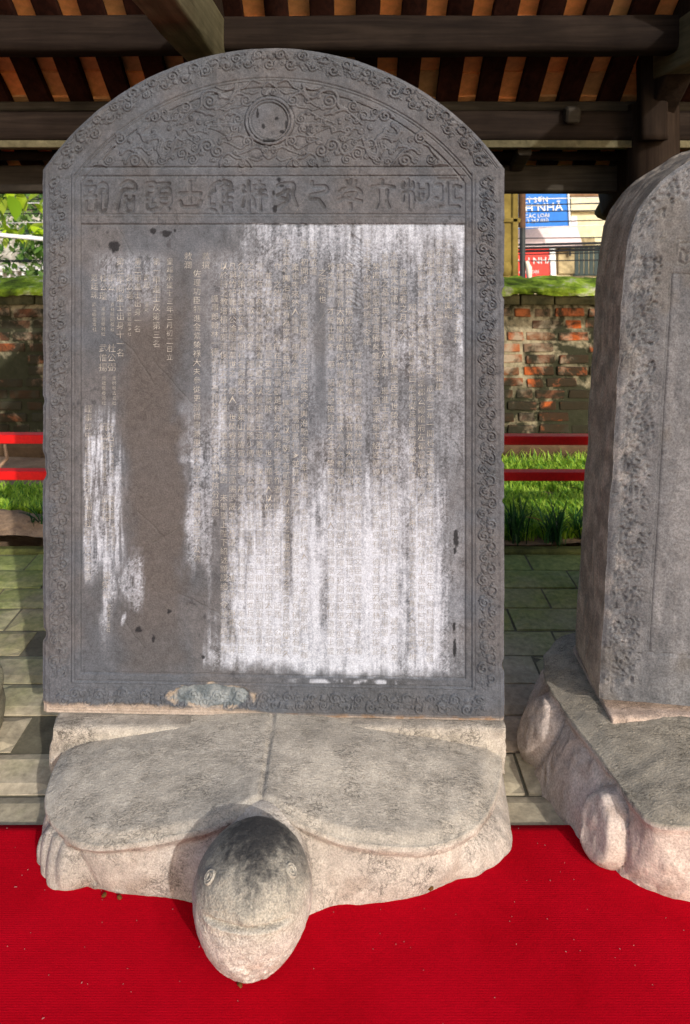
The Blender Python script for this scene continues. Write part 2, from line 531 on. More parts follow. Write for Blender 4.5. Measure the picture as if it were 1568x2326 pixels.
# ------------------------------------------------------------------ slab builder
def slab(root, hw, shoulder, rise, thick, nu, nv, heights, colours, regions, mat, side_mat, arch='circle', rough=.0018, seed=0, side_col=(.10, .085, .07)):
    """A round-headed slab. heights(u,v)->metres proud, colours(u,v)->rgb. regions(u,v)->int part index; returns list of meshes' quads"""
    uu = np.linspace(-hw, hw, nu)
    if arch == 'circle':
        Rr = (hw * hw + rise * rise) / (2 * rise)
        vt = shoulder + np.sqrt(np.maximum(Rr * Rr - uu * uu, 0)) - (Rr - rise)
    else:
        vt = shoulder + rise * np.sqrt(np.maximum(1 - (uu / hw) ** 2, 0))
    t = np.linspace(0, 1, nv)
    Ug = np.repeat(uu[None, :], nv, 0); Vg = t[:, None] * vt[None, :]
    # ragged outline
    e = hw - np.abs(Ug)
    wob = rough * (fb2(Vg * 14, np.sign(Ug) * 3 + 7, 4, seed) - .55) * 2
    chip = .010 * sst(.70, .86, fb2(Vg * 14, np.sign(Ug) * 5 + 1, 3, seed + 4))
    Ud = Ug + np.sign(Ug) * (wob - chip) * (1 - sst(0, .03, e))
    et = (1 - t)[:, None] * vt[None, :]
    Vd = Vg + rough * (fb2(Ug * 16, Ug * 0 + 3, 4, seed + 8) - .6) * 2 * (1 - sst(0, .03, et))
    H = heights(Ug, Vg)
    edge_round = np.minimum(e, np.minimum(et, Vg + .02))
    H = H - .006 * (1 - sst(0, .012, edge_round))
    C = colours(Ug, Vg)
    P = np.stack([Ud, -H, Vd], -1)
    quads = grid_quads(nv, nu)
    reg = regions(Ug, Vg)
    qc = reg[:-1, :-1].ravel()
    out = {}
    Pf = P.reshape(-1, 3); Cf = C.reshape(-1, 3)
    for k in np.unique(qc):
        q = quads[qc == k]
        ids, inv = np.unique(q.ravel(), return_inverse=True)
        out[int(k)] = arrays_mesh('slab_face', Pf[ids], inv.reshape(-1, 4), Cf[ids])
    # sides and back
    loop = [j for j in range(0, nu, 3)] + ([nu - 1] if (nu - 1) % 3 else [])
    idx = [(0, j) for j in loop] + [(i, nu - 1) for i in range(3, nv, 3)] + [(nv - 1, j) for j in reversed(loop[:-1])] + [(i, 0) for i in range(nv - 4, 0, -3)]
    L = np.array([P[a] for a in idx]); m = len(L)
    rings = 26; V = []; CC = []
    cen = np.array([0, 0, shoulder * .6])
    for r in range(rings):
        f = r / (rings - 1)
        Q = L.copy(); Q[:, 1] = L[:, 1] + (thick) * f
        d = Q - cen; d[:, 1] = 0; d /= np.linalg.norm(d, axis=1)[:, None] + 1e-9
        nz = (fb3(Q * np.array([16, 16, 7]), 4, seed) - .5) * .016 * math.sin(min(1, f * 3) * math.pi / 2)
        bulge = -.014 * sst(.86, 1, f)
        Q = Q + d * (nz + bulge)[:, None]
        V.append(Q)
        cn = fb3(Q * 30, 4, seed + 2)
        CC.append(mixc(np.array(side_col) * .75, np.array(side_col) * 1.3, sst(.3, .7, cn)))
    V = np.concatenate(V); CC = np.concatenate(CC)
    side = arrays_mesh('slab_sides', V, grid_quads(rings, m, True), CC)
    bm = bmesh.new(); bm.from_mesh(side); bm.verts.ensure_lookup_table()
    bm.faces.new([bm.verts[(rings - 1) * m + j] for j in range(m)])
    bm.to_mesh(side); bm.free()
    return out, side

# ------------------------------------------------------------------ the large stele
stele = empty('stone_stele', (-.195, 2.04, .183), (0, 0, R(-1.6)))
tag(stele, 'large round-topped grey stele with white-streaked inscription, standing on the turtle with the visible head', 'stele')
HW, SH, RISE = .6145, 1.452, .322
RAD = (HW * HW + RISE * RISE) / (2 * RISE)
ACY = SH + RISE - RAD                         # v of the arch centre
ra = Raster(-.63, .63, -.01, 1.79)
G = (.0022, .0022)                            # groove beside each carved stroke

def carve(pts, r=.0045, h=.004, taper=0, sm=True):
    p = smooth_path(pts) if sm else pts
    ra.stroke(UV(p), r, h, 'up', 1.0, G, taper)

def curl(cx, cy, r, d=1, a0=0.0, turns=1.7, w=None, h=.0042):
    w = w if w else max(.0022, r * K * .17)
    ra.stroke(UV(spiral_pts(cx, cy, r, turns, a0, d)), w, h, 'up', 1.0, (.0018, .0024))

CX = 612
def both(f):
    f(1); f(-1)
def mir(p, s): return [(CX + s * (x - CX), y) for x, y in p]
def mcurl(cx, cy, r, d, a0=0.0, turns=1.7):
    for s in (1, -1):
        a = a0 if s == 1 else math.pi - a0
        curl(CX + s * (cx - CX), cy, r, d * s, a, turns)
def mpath(pts, r=.0036, h=.0036, taper=.5):
    for s in (1, -1): carve(mir(pts, s), r, h, taper)

# sun disc with flame clouds round it
for rr, w in ((52, .0042), (45, .0024)):
    ra.stroke(UV([(611.5 + rr * math.cos(a), 278 + rr * math.sin(a)) for a in np.linspace(0, 2 * math.pi, 90)]), w, .0055, 'up', 1.2, (.003, .0035))
mcurl(602, 211, 9, 1, 0); mcurl(602, 344, 10, -1, 0)
carve([(597, 202), (604, 196), (611, 191), (619, 196), (627, 202)], .003, .004)
carve([(600, 355), (611, 364), (624, 355)], .003, .004)
flames = [((591, 200), (541, 208), -8, None), ((559, 231), (495, 248), -14, (13, 1)), ((541, 274), (463, 284), -10, (12, 1)),
          ((533, 295), (470, 291), 6, (12, -1)), ((562, 325), (496, 320), -8, (13, -1)), ((600, 352), (538, 355), -7, None)]
for (hx, hy), (tx, ty), b, sp in flames:
    mpath([(hx, hy - 9), (hx - 18, hy - 12 + b * .3), ((hx + tx) / 2 - 4, (hy + ty) / 2 - 8), (tx + 14, ty - 5), (tx, ty)], .0034, .004, .55)
    mpath([(hx - 6, hy + 10), (hx - 16, hy + 16), ((hx + tx) / 2 - 2, (hy + ty) / 2 + 9), (tx + 18, ty + 6), (tx, ty)], .0028, .0034, .5)
    if sp: mcurl(hx, hy, sp[0], sp[1], 0.6)
# cloud heads and ribbons
for cx, cy, r, d, a in ((476, 233, 17, 1, 1), (421, 245, 13, -1, 2), (410, 250, 8, 1, 0), (470, 334, 16, 1, 2), (494, 346, 15, -1, 4), (514, 371, 10, 1, 0), (551, 373, 9, -1, 3),
                        (435, 300, 11, 1, 1), (398, 268, 12, -1, 0), (350, 268, 15, 1, 3), (372, 258, 10, -1, 2), (270, 318, 14, 1, 4), (266, 308, 8, -1, 1), (305, 368, 17, 1, 3), (246, 366, 11, -1, 3),
                        (330, 318, 10, -1, 0), (384, 330, 12, 1, 2), (412, 352, 13, -1, 1), (366, 366, 11, 1, 0), (436, 366, 12, 1, 4), (446, 318, 9, -1, 0), (512, 300, 8, 1, 3), (320, 292, 9, 1, 5)):
    mcurl(cx, cy, r, d, a)
mpath([(536, 195), (529, 218), (512, 226), (492, 212), (470, 210), (458, 222), (455, 246), (436, 252)], .004, .0042, .2)
mpath([(533, 198), (520, 206), (505, 206), (490, 200)], .003, .0034, .4)
mpath([(484, 264), (462, 258), (440, 254), (424, 266), (402, 286)], .0036, .004, .3)
mpath([(455, 330), (446, 352), (430, 350), (414, 336), (396, 340)], .004, .004, .2)
mpath([(500, 380), (506, 360), (520, 352), (536, 362), (560, 366), (572, 380)], .0034, .004, .2)
mpath([(222, 370), (240, 352), (252, 336), (262, 332)], .0036, .004, .3)
mpath([(210, 377), (226, 376), (240, 380)], .003, .0035, .3)
# dragon bodies: two sinuous bands
for off in (-5, 0, 5):
    mpath([(330 + off, 285), (316 + off, 300 + off), (326, 318 + off), (352, 312 + off), (366 - off, 322), (362 - off, 346), (372, 360 + off), (388, 350 + off), (392 + off, 330), (402, 316)], .003, .0045, .1)
mpath([(330, 270), (344, 258), (362, 262), (376, 276), (398, 272), (408, 258)], .0036, .004, .3)
mpath([(404, 300), (420, 296), (432, 306), (452, 300), (470, 306)], .0032, .004, .5)
mpath([(398, 312), (412, 322), (428, 318), (446, 330)], .003, .004, .5)
mpath([(300, 338), (318, 336), (330, 346), (344, 342)], .0032, .004, .4)
mpath([(276, 350), (290, 342), (312, 350), (330, 372), (336, 380)], .0034, .004, .3)
# small curls fill what is left of the tympanum
rr = random.Random(5)
placed = [(476, 233), (421, 245), (470, 334), (494, 346), (435, 300), (398, 268), (350, 268), (270, 318), (305, 368), (246, 366), (384, 330), (412, 352), (366, 366), (436, 366)]
for _ in range(900):
    x, yy_ = rr.uniform(215, 540), rr.uniform(195, 374)
    if math.hypot((x - 616.5) * K, Vv(yy_) - ACY) > RAD - .108: continue
    if min(math.hypot(x - a, yy_ - b) for a, b in placed) < 19: continue
    if math.hypot(x - 611, yy_ - 278) < 66: continue
    placed.append((x, yy_))
    mcurl(x, yy_, rr.uniform(5, 8), rr.choice((1, -1)), rr.uniform(0, 6), 1.3)

# border scrollwork: a vine that runs up both sides, round the arch and along the foot
def vine_at(pos, tang, width, s, rr):
    """one step of the vine at pos (u,v), tang = unit vector"""
    nrm = np.array([-tang[1], tang[0]])
    side = 1 if s % 2 else -1
    c = pos + nrm * side * width * rr.uniform(.14, .30)
    r = width * rr.uniform(.22, .34)
    a0 = math.atan2(tang[1], tang[0]) + rr.uniform(-.6, .6)
    ra.stroke(spiral_pts(c[0], c[1], r, rr.uniform(1.2, 1.7), a0, side), max(.0022, r * .17), .0048, 'up', 1.2, (.0016, .0030))
    # leaves and lobes opposite the curl
    for k in range(rr.randint(4, 6)):
        q = pos - nrm * side * width * rr.uniform(.08, .42) + tang * width * rr.uniform(-.45, .45)
        ang = rr.uniform(0, 6.28); l = width * rr.uniform(.10, .2)
        p2 = q + np.array([math.cos(ang), math.sin(ang)]) * l
        p3 = p2 + np.array([math.cos(ang + side * 1.1), math.sin(ang + side * 1.1)]) * l * .8
        ra.stroke([tuple(q), tuple(p2), tuple(p3)], width * rr.uniform(.03, .055), .0036, 'up', 1.2, (.0015, .0028), .6)
    if s % 3 == 1:
        f = pos - nrm * side * width * .2
        for k in range(6):
            t = k * math.pi / 3
            ra.stamp(f[0] + width * .085 * math.cos(t), f[1] + width * .085 * math.sin(t), width * .05, .005)
        ra.stamp(f[0], f[1], width * .05, .0055)
    else:
        for k in range(3):
            q = c - nrm * side * r * .4 + tang * rr.uniform(-1, 1) * r * 1.5
            ra.stroke(spiral_pts(q[0], q[1], r * .42, 1.1, rr.uniform(0, 6), -side, 14), max(.002, r * .13), .0044, 'up', 1.0, (.0018, .0028))
rr = random.Random(3)
bw = .046
path = []
for sgn in (-1, 1):
    u = sgn * (616.5 - 128) * K
    v = .11; s = 0
    while v < SH - .01:
        vine_at(np.array([u, v]), np.array([0, 1.0]), bw * 1.02, s, rr); v += .029; s += 1
amax = math.asin((488.5 * K) / (RAD - .030))
a = -amax + .02; s = 0
while a < amax:
    q = RAD - .031
    vine_at(np.array([q * math.sin(a), ACY + q * math.cos(a)]), np.array([math.cos(a), -math.sin(a)]), bw, s, rr); a += .029 / q; s += 1
x = 140; s = 0
while x < 1100:
    vine_at(np.array([U(x), Vv(1595)]), np.array([1.0, 0]), .05, s, rr); x += 27; s += 1

# mouldings
def groove(p, w=.0017, d=.004): ra.stroke(p, w, d, 'dn', 1.3)
def raised(p, w=.003, h=.003): ra.stroke(p, w, h, 'up', 1.3)
def arc(rad, u_lim, v_min=-1):
    out = []
    for t in np.linspace(-1.2, 1.2, 200):
        u, v = rad * math.sin(t), ACY + rad * math.cos(t)
        if abs(u) <= u_lim and v > v_min: out.append((u, v))
    return out
for dx, w, d in ((438, .002, .005), (453, .0016, .004), (459, .0018, .0045), (511, .0013, .003), (515, .0013, .003)):
    q = RAD - (525 - dx) * K * (1.0 if dx > 500 else 1.04)
    ul = dx * K
    vj = ACY + math.sqrt(max(q * q - ul * ul, 0))
    foot = {438: 1538, 453: 1556, 459: 1562, 511: 1622, 515: 1628}[dx]
    for sgn in (-1, 1): groove([(sgn * ul, Vv(foot)), (sgn * ul, vj)], w, d)
    groove(arc(q, ul), w, d)
    groove([(-ul, Vv(foot)), (ul, Vv(foot))], w, d)
for sgn in (-1, 1): raised([(sgn * 456 * K, Vv(1559)), (sgn * 456 * K, SH - .01)], .0026, .003)
raised([(-456 * K, Vv(1559)), (456 * K, Vv(1559))], .0026, .003)
for yy_, w, d in ((383, .0022, .005), (403, .0018, .0045), (490, .0016, .004), (497, .0012, .002), (513, .0022, .005)):
    groove([(-438 * K, Vv(yy_)), (438 * K, Vv(yy_))], w, d)

# seal-script title, cut into its panel: strokes for each of the twelve signs
TITLE = {
 0: (163.3, [[(118, 57), (132, 57)], [(92, 95), (165, 95)], [(97, 97), (112, 145), (150, 135), (163, 97)], [(85, 178), (112, 165), (168, 168)], [(95, 210), (97, 280), (165, 288), (175, 205)],
      [(200, 78), (230, 65), (256, 85), (255, 118), (207, 130), (205, 268), (225, 290), (243, 272)], [(246, 150), (257, 152), (250, 240)]]),
 1: (163.3, [[(368, 88), (400, 60), (440, 50), (478, 75), (478, 118), (402, 116), (366, 150), (350, 210), (338, 280)], [(408, 172), (405, 250), (430, 288), (464, 270), (468, 172)], [(410, 198), (440, 206), (468, 188)]]),
 2: (163.3, [[(577, 68), (638, 68), (638, 142), (577, 142), (577, 68)], [(588, 104), (628, 104)], [(572, 165), (642, 165)], [(607, 165), (607, 232), (640, 225)], [(580, 200), (580, 262), (610, 282), (645, 265)],
      [(668, 70), (752, 70)], [(700, 92), (670, 120), (670, 222), (754, 225), (755, 120), (712, 95)], [(675, 152), (750, 152)], [(675, 187), (750, 187)], [(692, 242), (675, 268)], [(730, 242), (747, 268)]]),
 3: (163.3, [[(915, 55), (915, 215)], [(832, 145), (998, 145)], [(837, 208), (857, 246), (915, 252), (982, 242), (1000, 207)]]),
 4: (163.3, [[(1075, 150), (1080, 105), (1110, 72), (1145, 56)], [(1100, 92), (1105, 130)], [(1065, 178), (1065, 230), (1102, 236)], [(1077, 268), (1112, 284)], [(1160, 100), (1160, 280)], [(1178, 50), (1225, 60), (1240, 92)],
      [(1178, 88), (1238, 96)], [(1172, 130), (1245, 126)], [(1172, 180), (1240, 184)], [(1172, 225), (1235, 226)], [(1225, 230), (1242, 278)], [(1197, 60), (1202, 228)]]),
 5: (163.3, [[(1375, 55), (1375, 282)], [(1335, 90), (1335, 130), (1375, 150), (1412, 130), (1412, 90)], [(1328, 245), (1345, 182), (1375, 166), (1405, 182), (1420, 245)], [(1460, 55), (1467, 282)], [(1435, 86), (1492, 86)],
      [(1430, 125), (1500, 121)], [(1430, 160), (1512, 166)]]),
 6: (620.7, [[(33, 86), (75, 72), (152, 72), (157, 120), (106, 122)], [(85, 76), (80, 132), (32, 162)], [(112, 132), (110, 200), (40, 256)], [(150, 82), (152, 160), (180, 242)], [(60, 182), (108, 192)]]),
 7: (620.7, [[(300, 58), (310, 90), (400, 92), (415, 128), (362, 146), (290, 162), (290, 190), (350, 196), (396, 252)]]),
 8: (620.7, [[(568, 52), (576, 76), (596, 88)], [(640, 52), (630, 78)], [(602, 42), (602, 92)], [(515, 136), (560, 110), (600, 102), (650, 110), (682, 140)], [(560, 152), (642, 142), (620, 172)], [(510, 202), (552, 182), (600, 187), (682, 207)], [(600, 228), (600, 272)]]),
 9: (620.7, [[(848, 45), (848, 82)], [(765, 97), (848, 87), (936, 97)], [(812, 120), (816, 200), (800, 256)], [(884, 120), (880, 200), (900, 256)]]),
 10: (620.7, [[(1045, 40), (1045, 256)], [(1010, 62), (1010, 100), (1080, 100), (1080, 62)], [(1002, 204), (1016, 140), (1076, 140), (1092, 204)], [(1122, 78), (1122, 170), (1156, 206), (1194, 170), (1194, 78)], [(1125, 120), (1190, 120)], [(1156, 150), (1156, 176)]]),
 11: (620.7, [[(1285, 38), (1422, 38)], [(1350, 60), (1350, 228)], [(1262, 86), (1302, 86), (1302, 186), (1262, 186)], [(1452, 96), (1402, 96), (1402, 192), (1452, 192)], [(1295, 250), (1437, 250)]]),
}
TBOX = {}
for k, (x0, strokes) in TITLE.items():
    fl = [x0 + a / 3.43 for st in strokes for a, b in st]; TBOX[k] = (min(fl) - 6, max(fl) + 6)
    for st in strokes:
        p = [(x0 + a / 3.43, 400.2 + b / 3.43) for a, b in st]
        p = smooth_path(p, 6)
        ra.stroke(UV(p), .0052, .0036, 'dn', 1.5)
        ra.stroke(UV(p), .0054, 1.0, 'ink', 1.7)

# natural cracks and the hacked-out column
def crack(p, w=.001, d=.003):
    q = []
    for (a, b), (c, e) in zip(p[:-1], p[1:]):
        for f in np.linspace(0, 1, 7)[:-1]:
            q.append((a + (c - a) * f + rr.uniform(-1.5, 1.5), b + (e - b) * f + rr.uniform(-1.5, 1.5)))
    ra.stroke(UV(q + [p[-1]]), w, d, 'dn', 1.3)
for p in ([(330, 400), (352, 440), (358, 520)], [(395, 480), (405, 515)], [(404, 1655 - 300), (450, 1375), (500, 1402), (560, 1440)], [(250, 760), (300, 800), (330, 850), (348, 880)], [(345, 825), (380, 860), (420, 905), (438, 925)],
          [(310, 1170), (345, 1200), (375, 1235)], [(345, 1240), (390, 1215), (440, 1180)], [(1075, 1030), (1100, 1060), (1130, 1085)], [(960, 1020), (985, 1050)], [(560, 655), (590, 690), (625, 730)], [(520, 700), (545, 735), (570, 770)],
          [(910, 1380), (925, 1400), (940, 1412)], [(1030, 1000), (1048, 1040)], [(265, 520), (285, 560), (300, 585)], [(420, 1035), (450, 1060), (472, 1082)], [(280, 1420), (300, 1450), (325, 1480)]):
    crack(p)
for i in range(230):
    yy_ = rr.uniform(538, 700); x = 806 + rr.gauss(0, 6)
    ra.stroke(UV([(x - 5, yy_ - 3), (x + 4, yy_ + 3)]), .0012, .003, 'dn')
for i in range(340):     # little pits all over the face
    ra.stamp(U(rr.uniform(95, 1138)), Vv(rr.uniform(130, 1625)), rr.uniform(.0008, .002), rr.uniform(.001, .003), 'dn')

def st_heights(u, v):
    x = u / K + 616.5; yv = 1632 - v / K
    up = ra.sample('up', u, v); dn = ra.sample('dn', u, v)
    h = np.where(up > .0008, up, -dn)
    h = np.where((up <= .0008), -dn, np.maximum(up - .35 * dn * (up < .002), up * .9))
    inside = (np.abs(x - 616.5) < 437) & (yv > 514) & (yv < 1537)
    field = sst(0, 2, 437 - np.abs(x - 616.5)) * sst(0, 2, yv - 513) * sst(0, 2, 1538 - yv)
    title = sst(0, 2, 437 - np.abs(x - 616.5)) * sst(0, 2, yv - 403) * sst(0, 2, 490 - yv)
    h = h - .003 * field - .0012 * title
    n = (fb2(u * 18, v * 18, 4, 3) - .5)
    h = h + n * .004 * (1 - .6 * field) + (fb2(u * 120, v * 120, 3, 9) - .5) * (.0018 * (1 - field) + .0004)
    # cement patch and the broken foot on the left
    pd = np.hypot((x - 480) / 95, (yv - 1586) / 27) + .35 * (fb2(x * .06, yv * .06, 3, 4) - .5)
    h = h - .006 * sst(1.05, .9, pd)
    ft = sst(1606, 1622, yv + 16 * (fb2(x * .03, yv * 0, 3, 2) - .3) * sst(640, 560, x) - 14 * sst(430, 640, x))
    return h - .005 * ft

def st_colours(u, v):
    x = u / K + 616.5; yv = 1632 - v / K
    nA = fb2(x * .012, yv * .008, 4, 1); nB = fb2(x * .05, yv * .035, 4, 2); nC = fb2(x * .25, yv * .25, 3, 5)
    strk = fb2(x * .085, yv * .007, 4, 6); strk2 = fb2(x * .22 + .8 * fb2(x * .05, yv * .02, 2, 29), yv * .014, 3, 8)
    base = mixc((.072, .075, .083), (.091, .089, .094), sst(.35, .65, nA))
    cool = sst(.45, .7, fb2(x * .006, yv * .01, 3, 12))
    base = mixc(base, (.082, .090, .106), cool * .7)
    base = base * (0.82 + .36 * nB)[..., None] * (.85 + .3 * nC)[..., None]
    sp = sst(.66, .78, fb2(x * .09, yv * .07, 4, 21)) * (.35 + .65 * sst(.5, .7, nA))
    base = mixc(base, (.045, .045, .05), sp * .75)
    fld = (np.abs(x - 616.5) < 437) & (yv > 511) & (yv < 1540)
    f = fld.astype(float)
    # bare brownish zone
    xb = x + 40 * (nB - .5) + 50 * (fb2(x * .01, yv * .006, 3, 37) - .5)
    br = sst(255, 310, xb) * sst(440, 385, xb) * sst(560, 760, yv) * (1 - .5 * sst(1300, 1500, yv))
    base = mixc(base, (.080, .070, .066), br * f * .85)
    # chalk left by rubbings: where it lies on this face
    I = np.zeros_like(x)
    jx = x + 95 * (fb2(x * .004, yv * .011, 3, 27) - .5) + 70 * (strk - .5) + 26 * (nB - .5)
    right = sst(478, 575, jx) * (1 - .85 * sst(970, 1026, x + 50 * (nB - .5) + 40 * (strk - .5)))
    I = np.maximum(I, right * (.10 + .10 * sst(760, 560, yv) + .14 * sst(.42, .65, nA) + .05 * sst(700, 800, x)))
    I = np.maximum(I, right * sst(960, 1330, yv - 260 * (strk - .5)) * .95)
    I = np.maximum(I, sst(1150, 1300, yv - 80 * (strk - .5)) * right * .95)
    I = np.maximum(I, sst(960, 1230, yv - 160 * (strk - .5)) * sst(730, 800, jx) * right * .85)
    top = sst(470, 660, jx) * sst(511, 519, yv + 14 * (nB - .5)) * sst(660 + 170 * (strk - .5), 520, yv + 50 * (nB - .5))
    I = np.maximum(I, top * .52)
    I = np.maximum(I, sst(735, 810, jx) * sst(511, 519, yv) * sst(622, 530, yv + 90 * (strk - .5)) * .64 * (x < 1044))
    edge = sst(1030, 1045, x) * (x < 1050) * (yv < 810) * (yv > 515)
    I = np.maximum(I, edge * .5 * (.4 + nB))
    I = np.maximum(I, sst(985, 1010, x) * sst(1046, 1030, x) * sst(820, 600, yv) * .30)
    col4 = sst(402, 436, xb) * sst(508, 466, xb) * sst(860, 1080, yv) * sst(1340, 1230, yv - 120 * (strk - .5)) * .36
    col4 = np.maximum(col4, sst(470, 490, x) * sst(520, 505, x) * sst(760, 850, yv) * sst(1110, 1050, yv) * .42)
    I = np.maximum(I, col4)
    I = np.maximum(I, sst(400, 520, x) * sst(540, 600, yv) * .17 * sst(1250, 1000, yv))
    xl = x + 46 * (fb2(x * .02, yv * .008, 3, 39) - .5)
    lf = sst(181, 190, x) * sst(286, 250, xl) * sst(900, 1010, yv) * sst(1345, 1250, yv)
    I = np.maximum(I, lf * (.16 + .42 * sst(.42, .7, strk2)))
    I = np.maximum(I, sst(222, 234, xl) * sst(260, 242, xl) * sst(940, 1150, yv) * sst(1510, 1350, yv) * .42 * (.5 + strk2))
    I = np.maximum(I, sst(184, 190, x) * sst(214, 203, x) * sst(1160, 1250, yv) * sst(1350, 1290, yv) * .62)
    I = np.maximum(I, .46 * sst(1.25, .4, np.hypot((x - 300) / 30, (yv - 1330) / 66) + 1.3 * (nB - .5) + .8 * (strk - .5)))
    I = np.maximum(I, .55 * sst(1.1, .4, np.hypot((x - 277 + (yv - 1415) * .25) / 6, (yv - 1415) / 18)))
    I = np.maximum(I, .22 * sst(190, 240, x) * sst(420, 330, x) * sst(560, 600, yv) * sst(760, 650, yv))
    # streaks where it was washed off
    dark = .8 * sst(14, 4, np.abs(x - 655 - 8 * (strk - .5))) * sst(1050, 1110, yv) * sst(1430, 1300, yv)
    dark = np.maximum(dark, .65 * sst(18, 5, np.abs(x - 728)) * sst(560, 700, yv) * sst(1000, 900, yv))
    dark = np.maximum(dark, .5 * sst(16, 4, np.abs(x - 735)) * sst(1230, 1290, yv) * sst(1500, 1420, yv))
    dark = np.maximum(dark, .45 * sst(26, 8, np.abs(x - 922)) * sst(1120, 1200, yv))
    dark = np.maximum(dark, .5 * sst(22, 8, np.abs(x - 958)) * sst(820, 900, yv) * sst(1060, 1000, yv))
    dark = np.maximum(dark, .6 * sst(24, 10, np.abs(x - 622)) * sst(1060, 1100, yv) * sst(1190, 1150, yv))
    I = I * (1 - dark)
    nD = fb2(x * .6, yv * .45, 2, 15)
    A = I * (.5 + .65 * strk + .45 * strk2) + (nB - .5) * .7 * sst(.04, .35, I) * (1 - .5 * sst(.6, .95, I)) + (strk2 - .5) * .45 * sst(.04, .3, I) + (nD - .5) * .8 * sst(.04, .3, I) * (1 - .5 * I) + (nC - .5) * .8 * sst(.05, .3, I) * (1 - .35 * I)
    A = A + .07 * np.cos((x - 1038) * 2 * math.pi / 20.4) * sst(.1, .4, I) * sst(470, 520, x)
    A = np.clip(A * sst(1541, 1505, yv + 34 * (nB - .5) + 30 * (nA - .5)), 0, 1) * f
    low = sst(1541, 1546, yv) * sst(1556, 1549, yv) * sst(640, 700, x) * sst(950, 880, x) * sst(.45, .6, nB) * .7
    A = np.maximum(A, low)
    c = mixc(base, (.40, .425, .485), A)
    # ink left in the title signs, and black spots that have their own outlines
    ink = ra.sample('ink', u, v)
    c = mixc(c, (.040, .040, .043), np.clip(ink, 0, 1) * (.14 + .62 * sst(.52, .70, fb2(x * .06, yv * .06, 3, 31))))
    for bx, by, rx, ry in ((235, 450 + 90, 0, 0), (345, 527, 6, 8), (395, 527, 3, 4), (1034, 1222, 6, 22), (1032, 1250, 4, 8), (1030, 1420, 3, 12), (1031, 1470, 4, 26), (633, 411, 5, 6), (640, 425, 6, 4), (622, 440, 4, 5), (625, 478, 6, 9), (256, 563, 12, 13), (375, 534, 14, 7),
                           (640, 303, 6, 4), (598, 290, 4, 6), (628, 272, 5, 4), (585, 262, 3, 12), (650, 285, 3, 14), (612, 322, 16, 4), (575, 235, 3, 3), (382, 1396, 5, 6), (460, 1500, 4, 5), (346, 1460, 4, 9), (312, 1438, 7, 8)):
        if rx: c = mixc(c, (.016, .016, .018), sst(1.15, .75, np.hypot((x - bx) / rx, (yv - by) / ry) + .9 * (fb2(x * .2, yv * .2, 2, 17) - .5)) * .92)
    # cement patch, bare mortar and broken foot
    pd = np.hypot((x - 480) / 95, (yv - 1586) / 27) + .35 * (fb2(x * .06, yv * .06, 3, 4) - .5)
    c = mixc(c, mixc((.10, .115, .125), (.20, .215, .22), sst(.35, .7, nB)), sst(1.0, .9, pd))
    rim = sst(.82, .95, pd) * sst(1.1, 1.0, pd) * sst(.42, .6, fb2(x * .05, yv * .05, 3, 14))
    c = mixc(c, (.26, .21, .165), rim)
    ft = sst(1606, 1622, yv + 16 * (fb2(x * .03, yv * 0, 3, 2) - .3) * sst(640, 560, x) - 14 * sst(430, 640, x))
    c = mixc(c, mixc((.30, .235, .18), (.42, .34, .28), nB), ft * .85)
    rs = sst(1618, 1630, yv) * (x > 600) * sst(.5, .65, fb2(x * .04, yv * .1, 3, 19))
    c = mixc(c, (.2, .11, .05), rs * .6)
    return c

def st_regions(u, v):
    x = u / K + 616.5; yv = 1632 - v / K
    r = np.zeros(u.shape, int)
    ins = np.abs(x - 616.5) < 438
    r[ins & (yv > 513) & (yv < 1538)] = 1
    r[ins & (yv > 403) & (yv <= 490)] = 2
    q = np.hypot(u, v - ACY)
    r[(q < RAD - 87 * K * 1.04) & (yv < 383) & ins] = 3
    r[np.hypot(x - 611.5, yv - 278) < 56] = 4
    ik = ra.sample('ink', u, v) > .3
    for k, (a, b) in TBOX.items(): r[ik & (x >= a) & (x < b) & (r == 2)] = 10 + k
    return r

faces, sides = slab(stele, HW, SH, RISE, .27, 570, 820, st_heights, st_colours, st_regions, MAT['stele'], MAT['stele_rough'])
for k, nm in ((0, 'carved_border'), (1, 'inscription_panel'), (2, 'title_panel'), (3, 'cloud_tympanum'), (4, 'sun_disc')) + tuple((10 + k, 'title_character') for k in range(12)):
    if k not in faces: continue
    faces[k].name = nm
    link(nm, faces[k], MAT['stele'], stele)
sides.name = 'slab_body'
link('slab_body', sides, MAT['stele_rough'], stele)

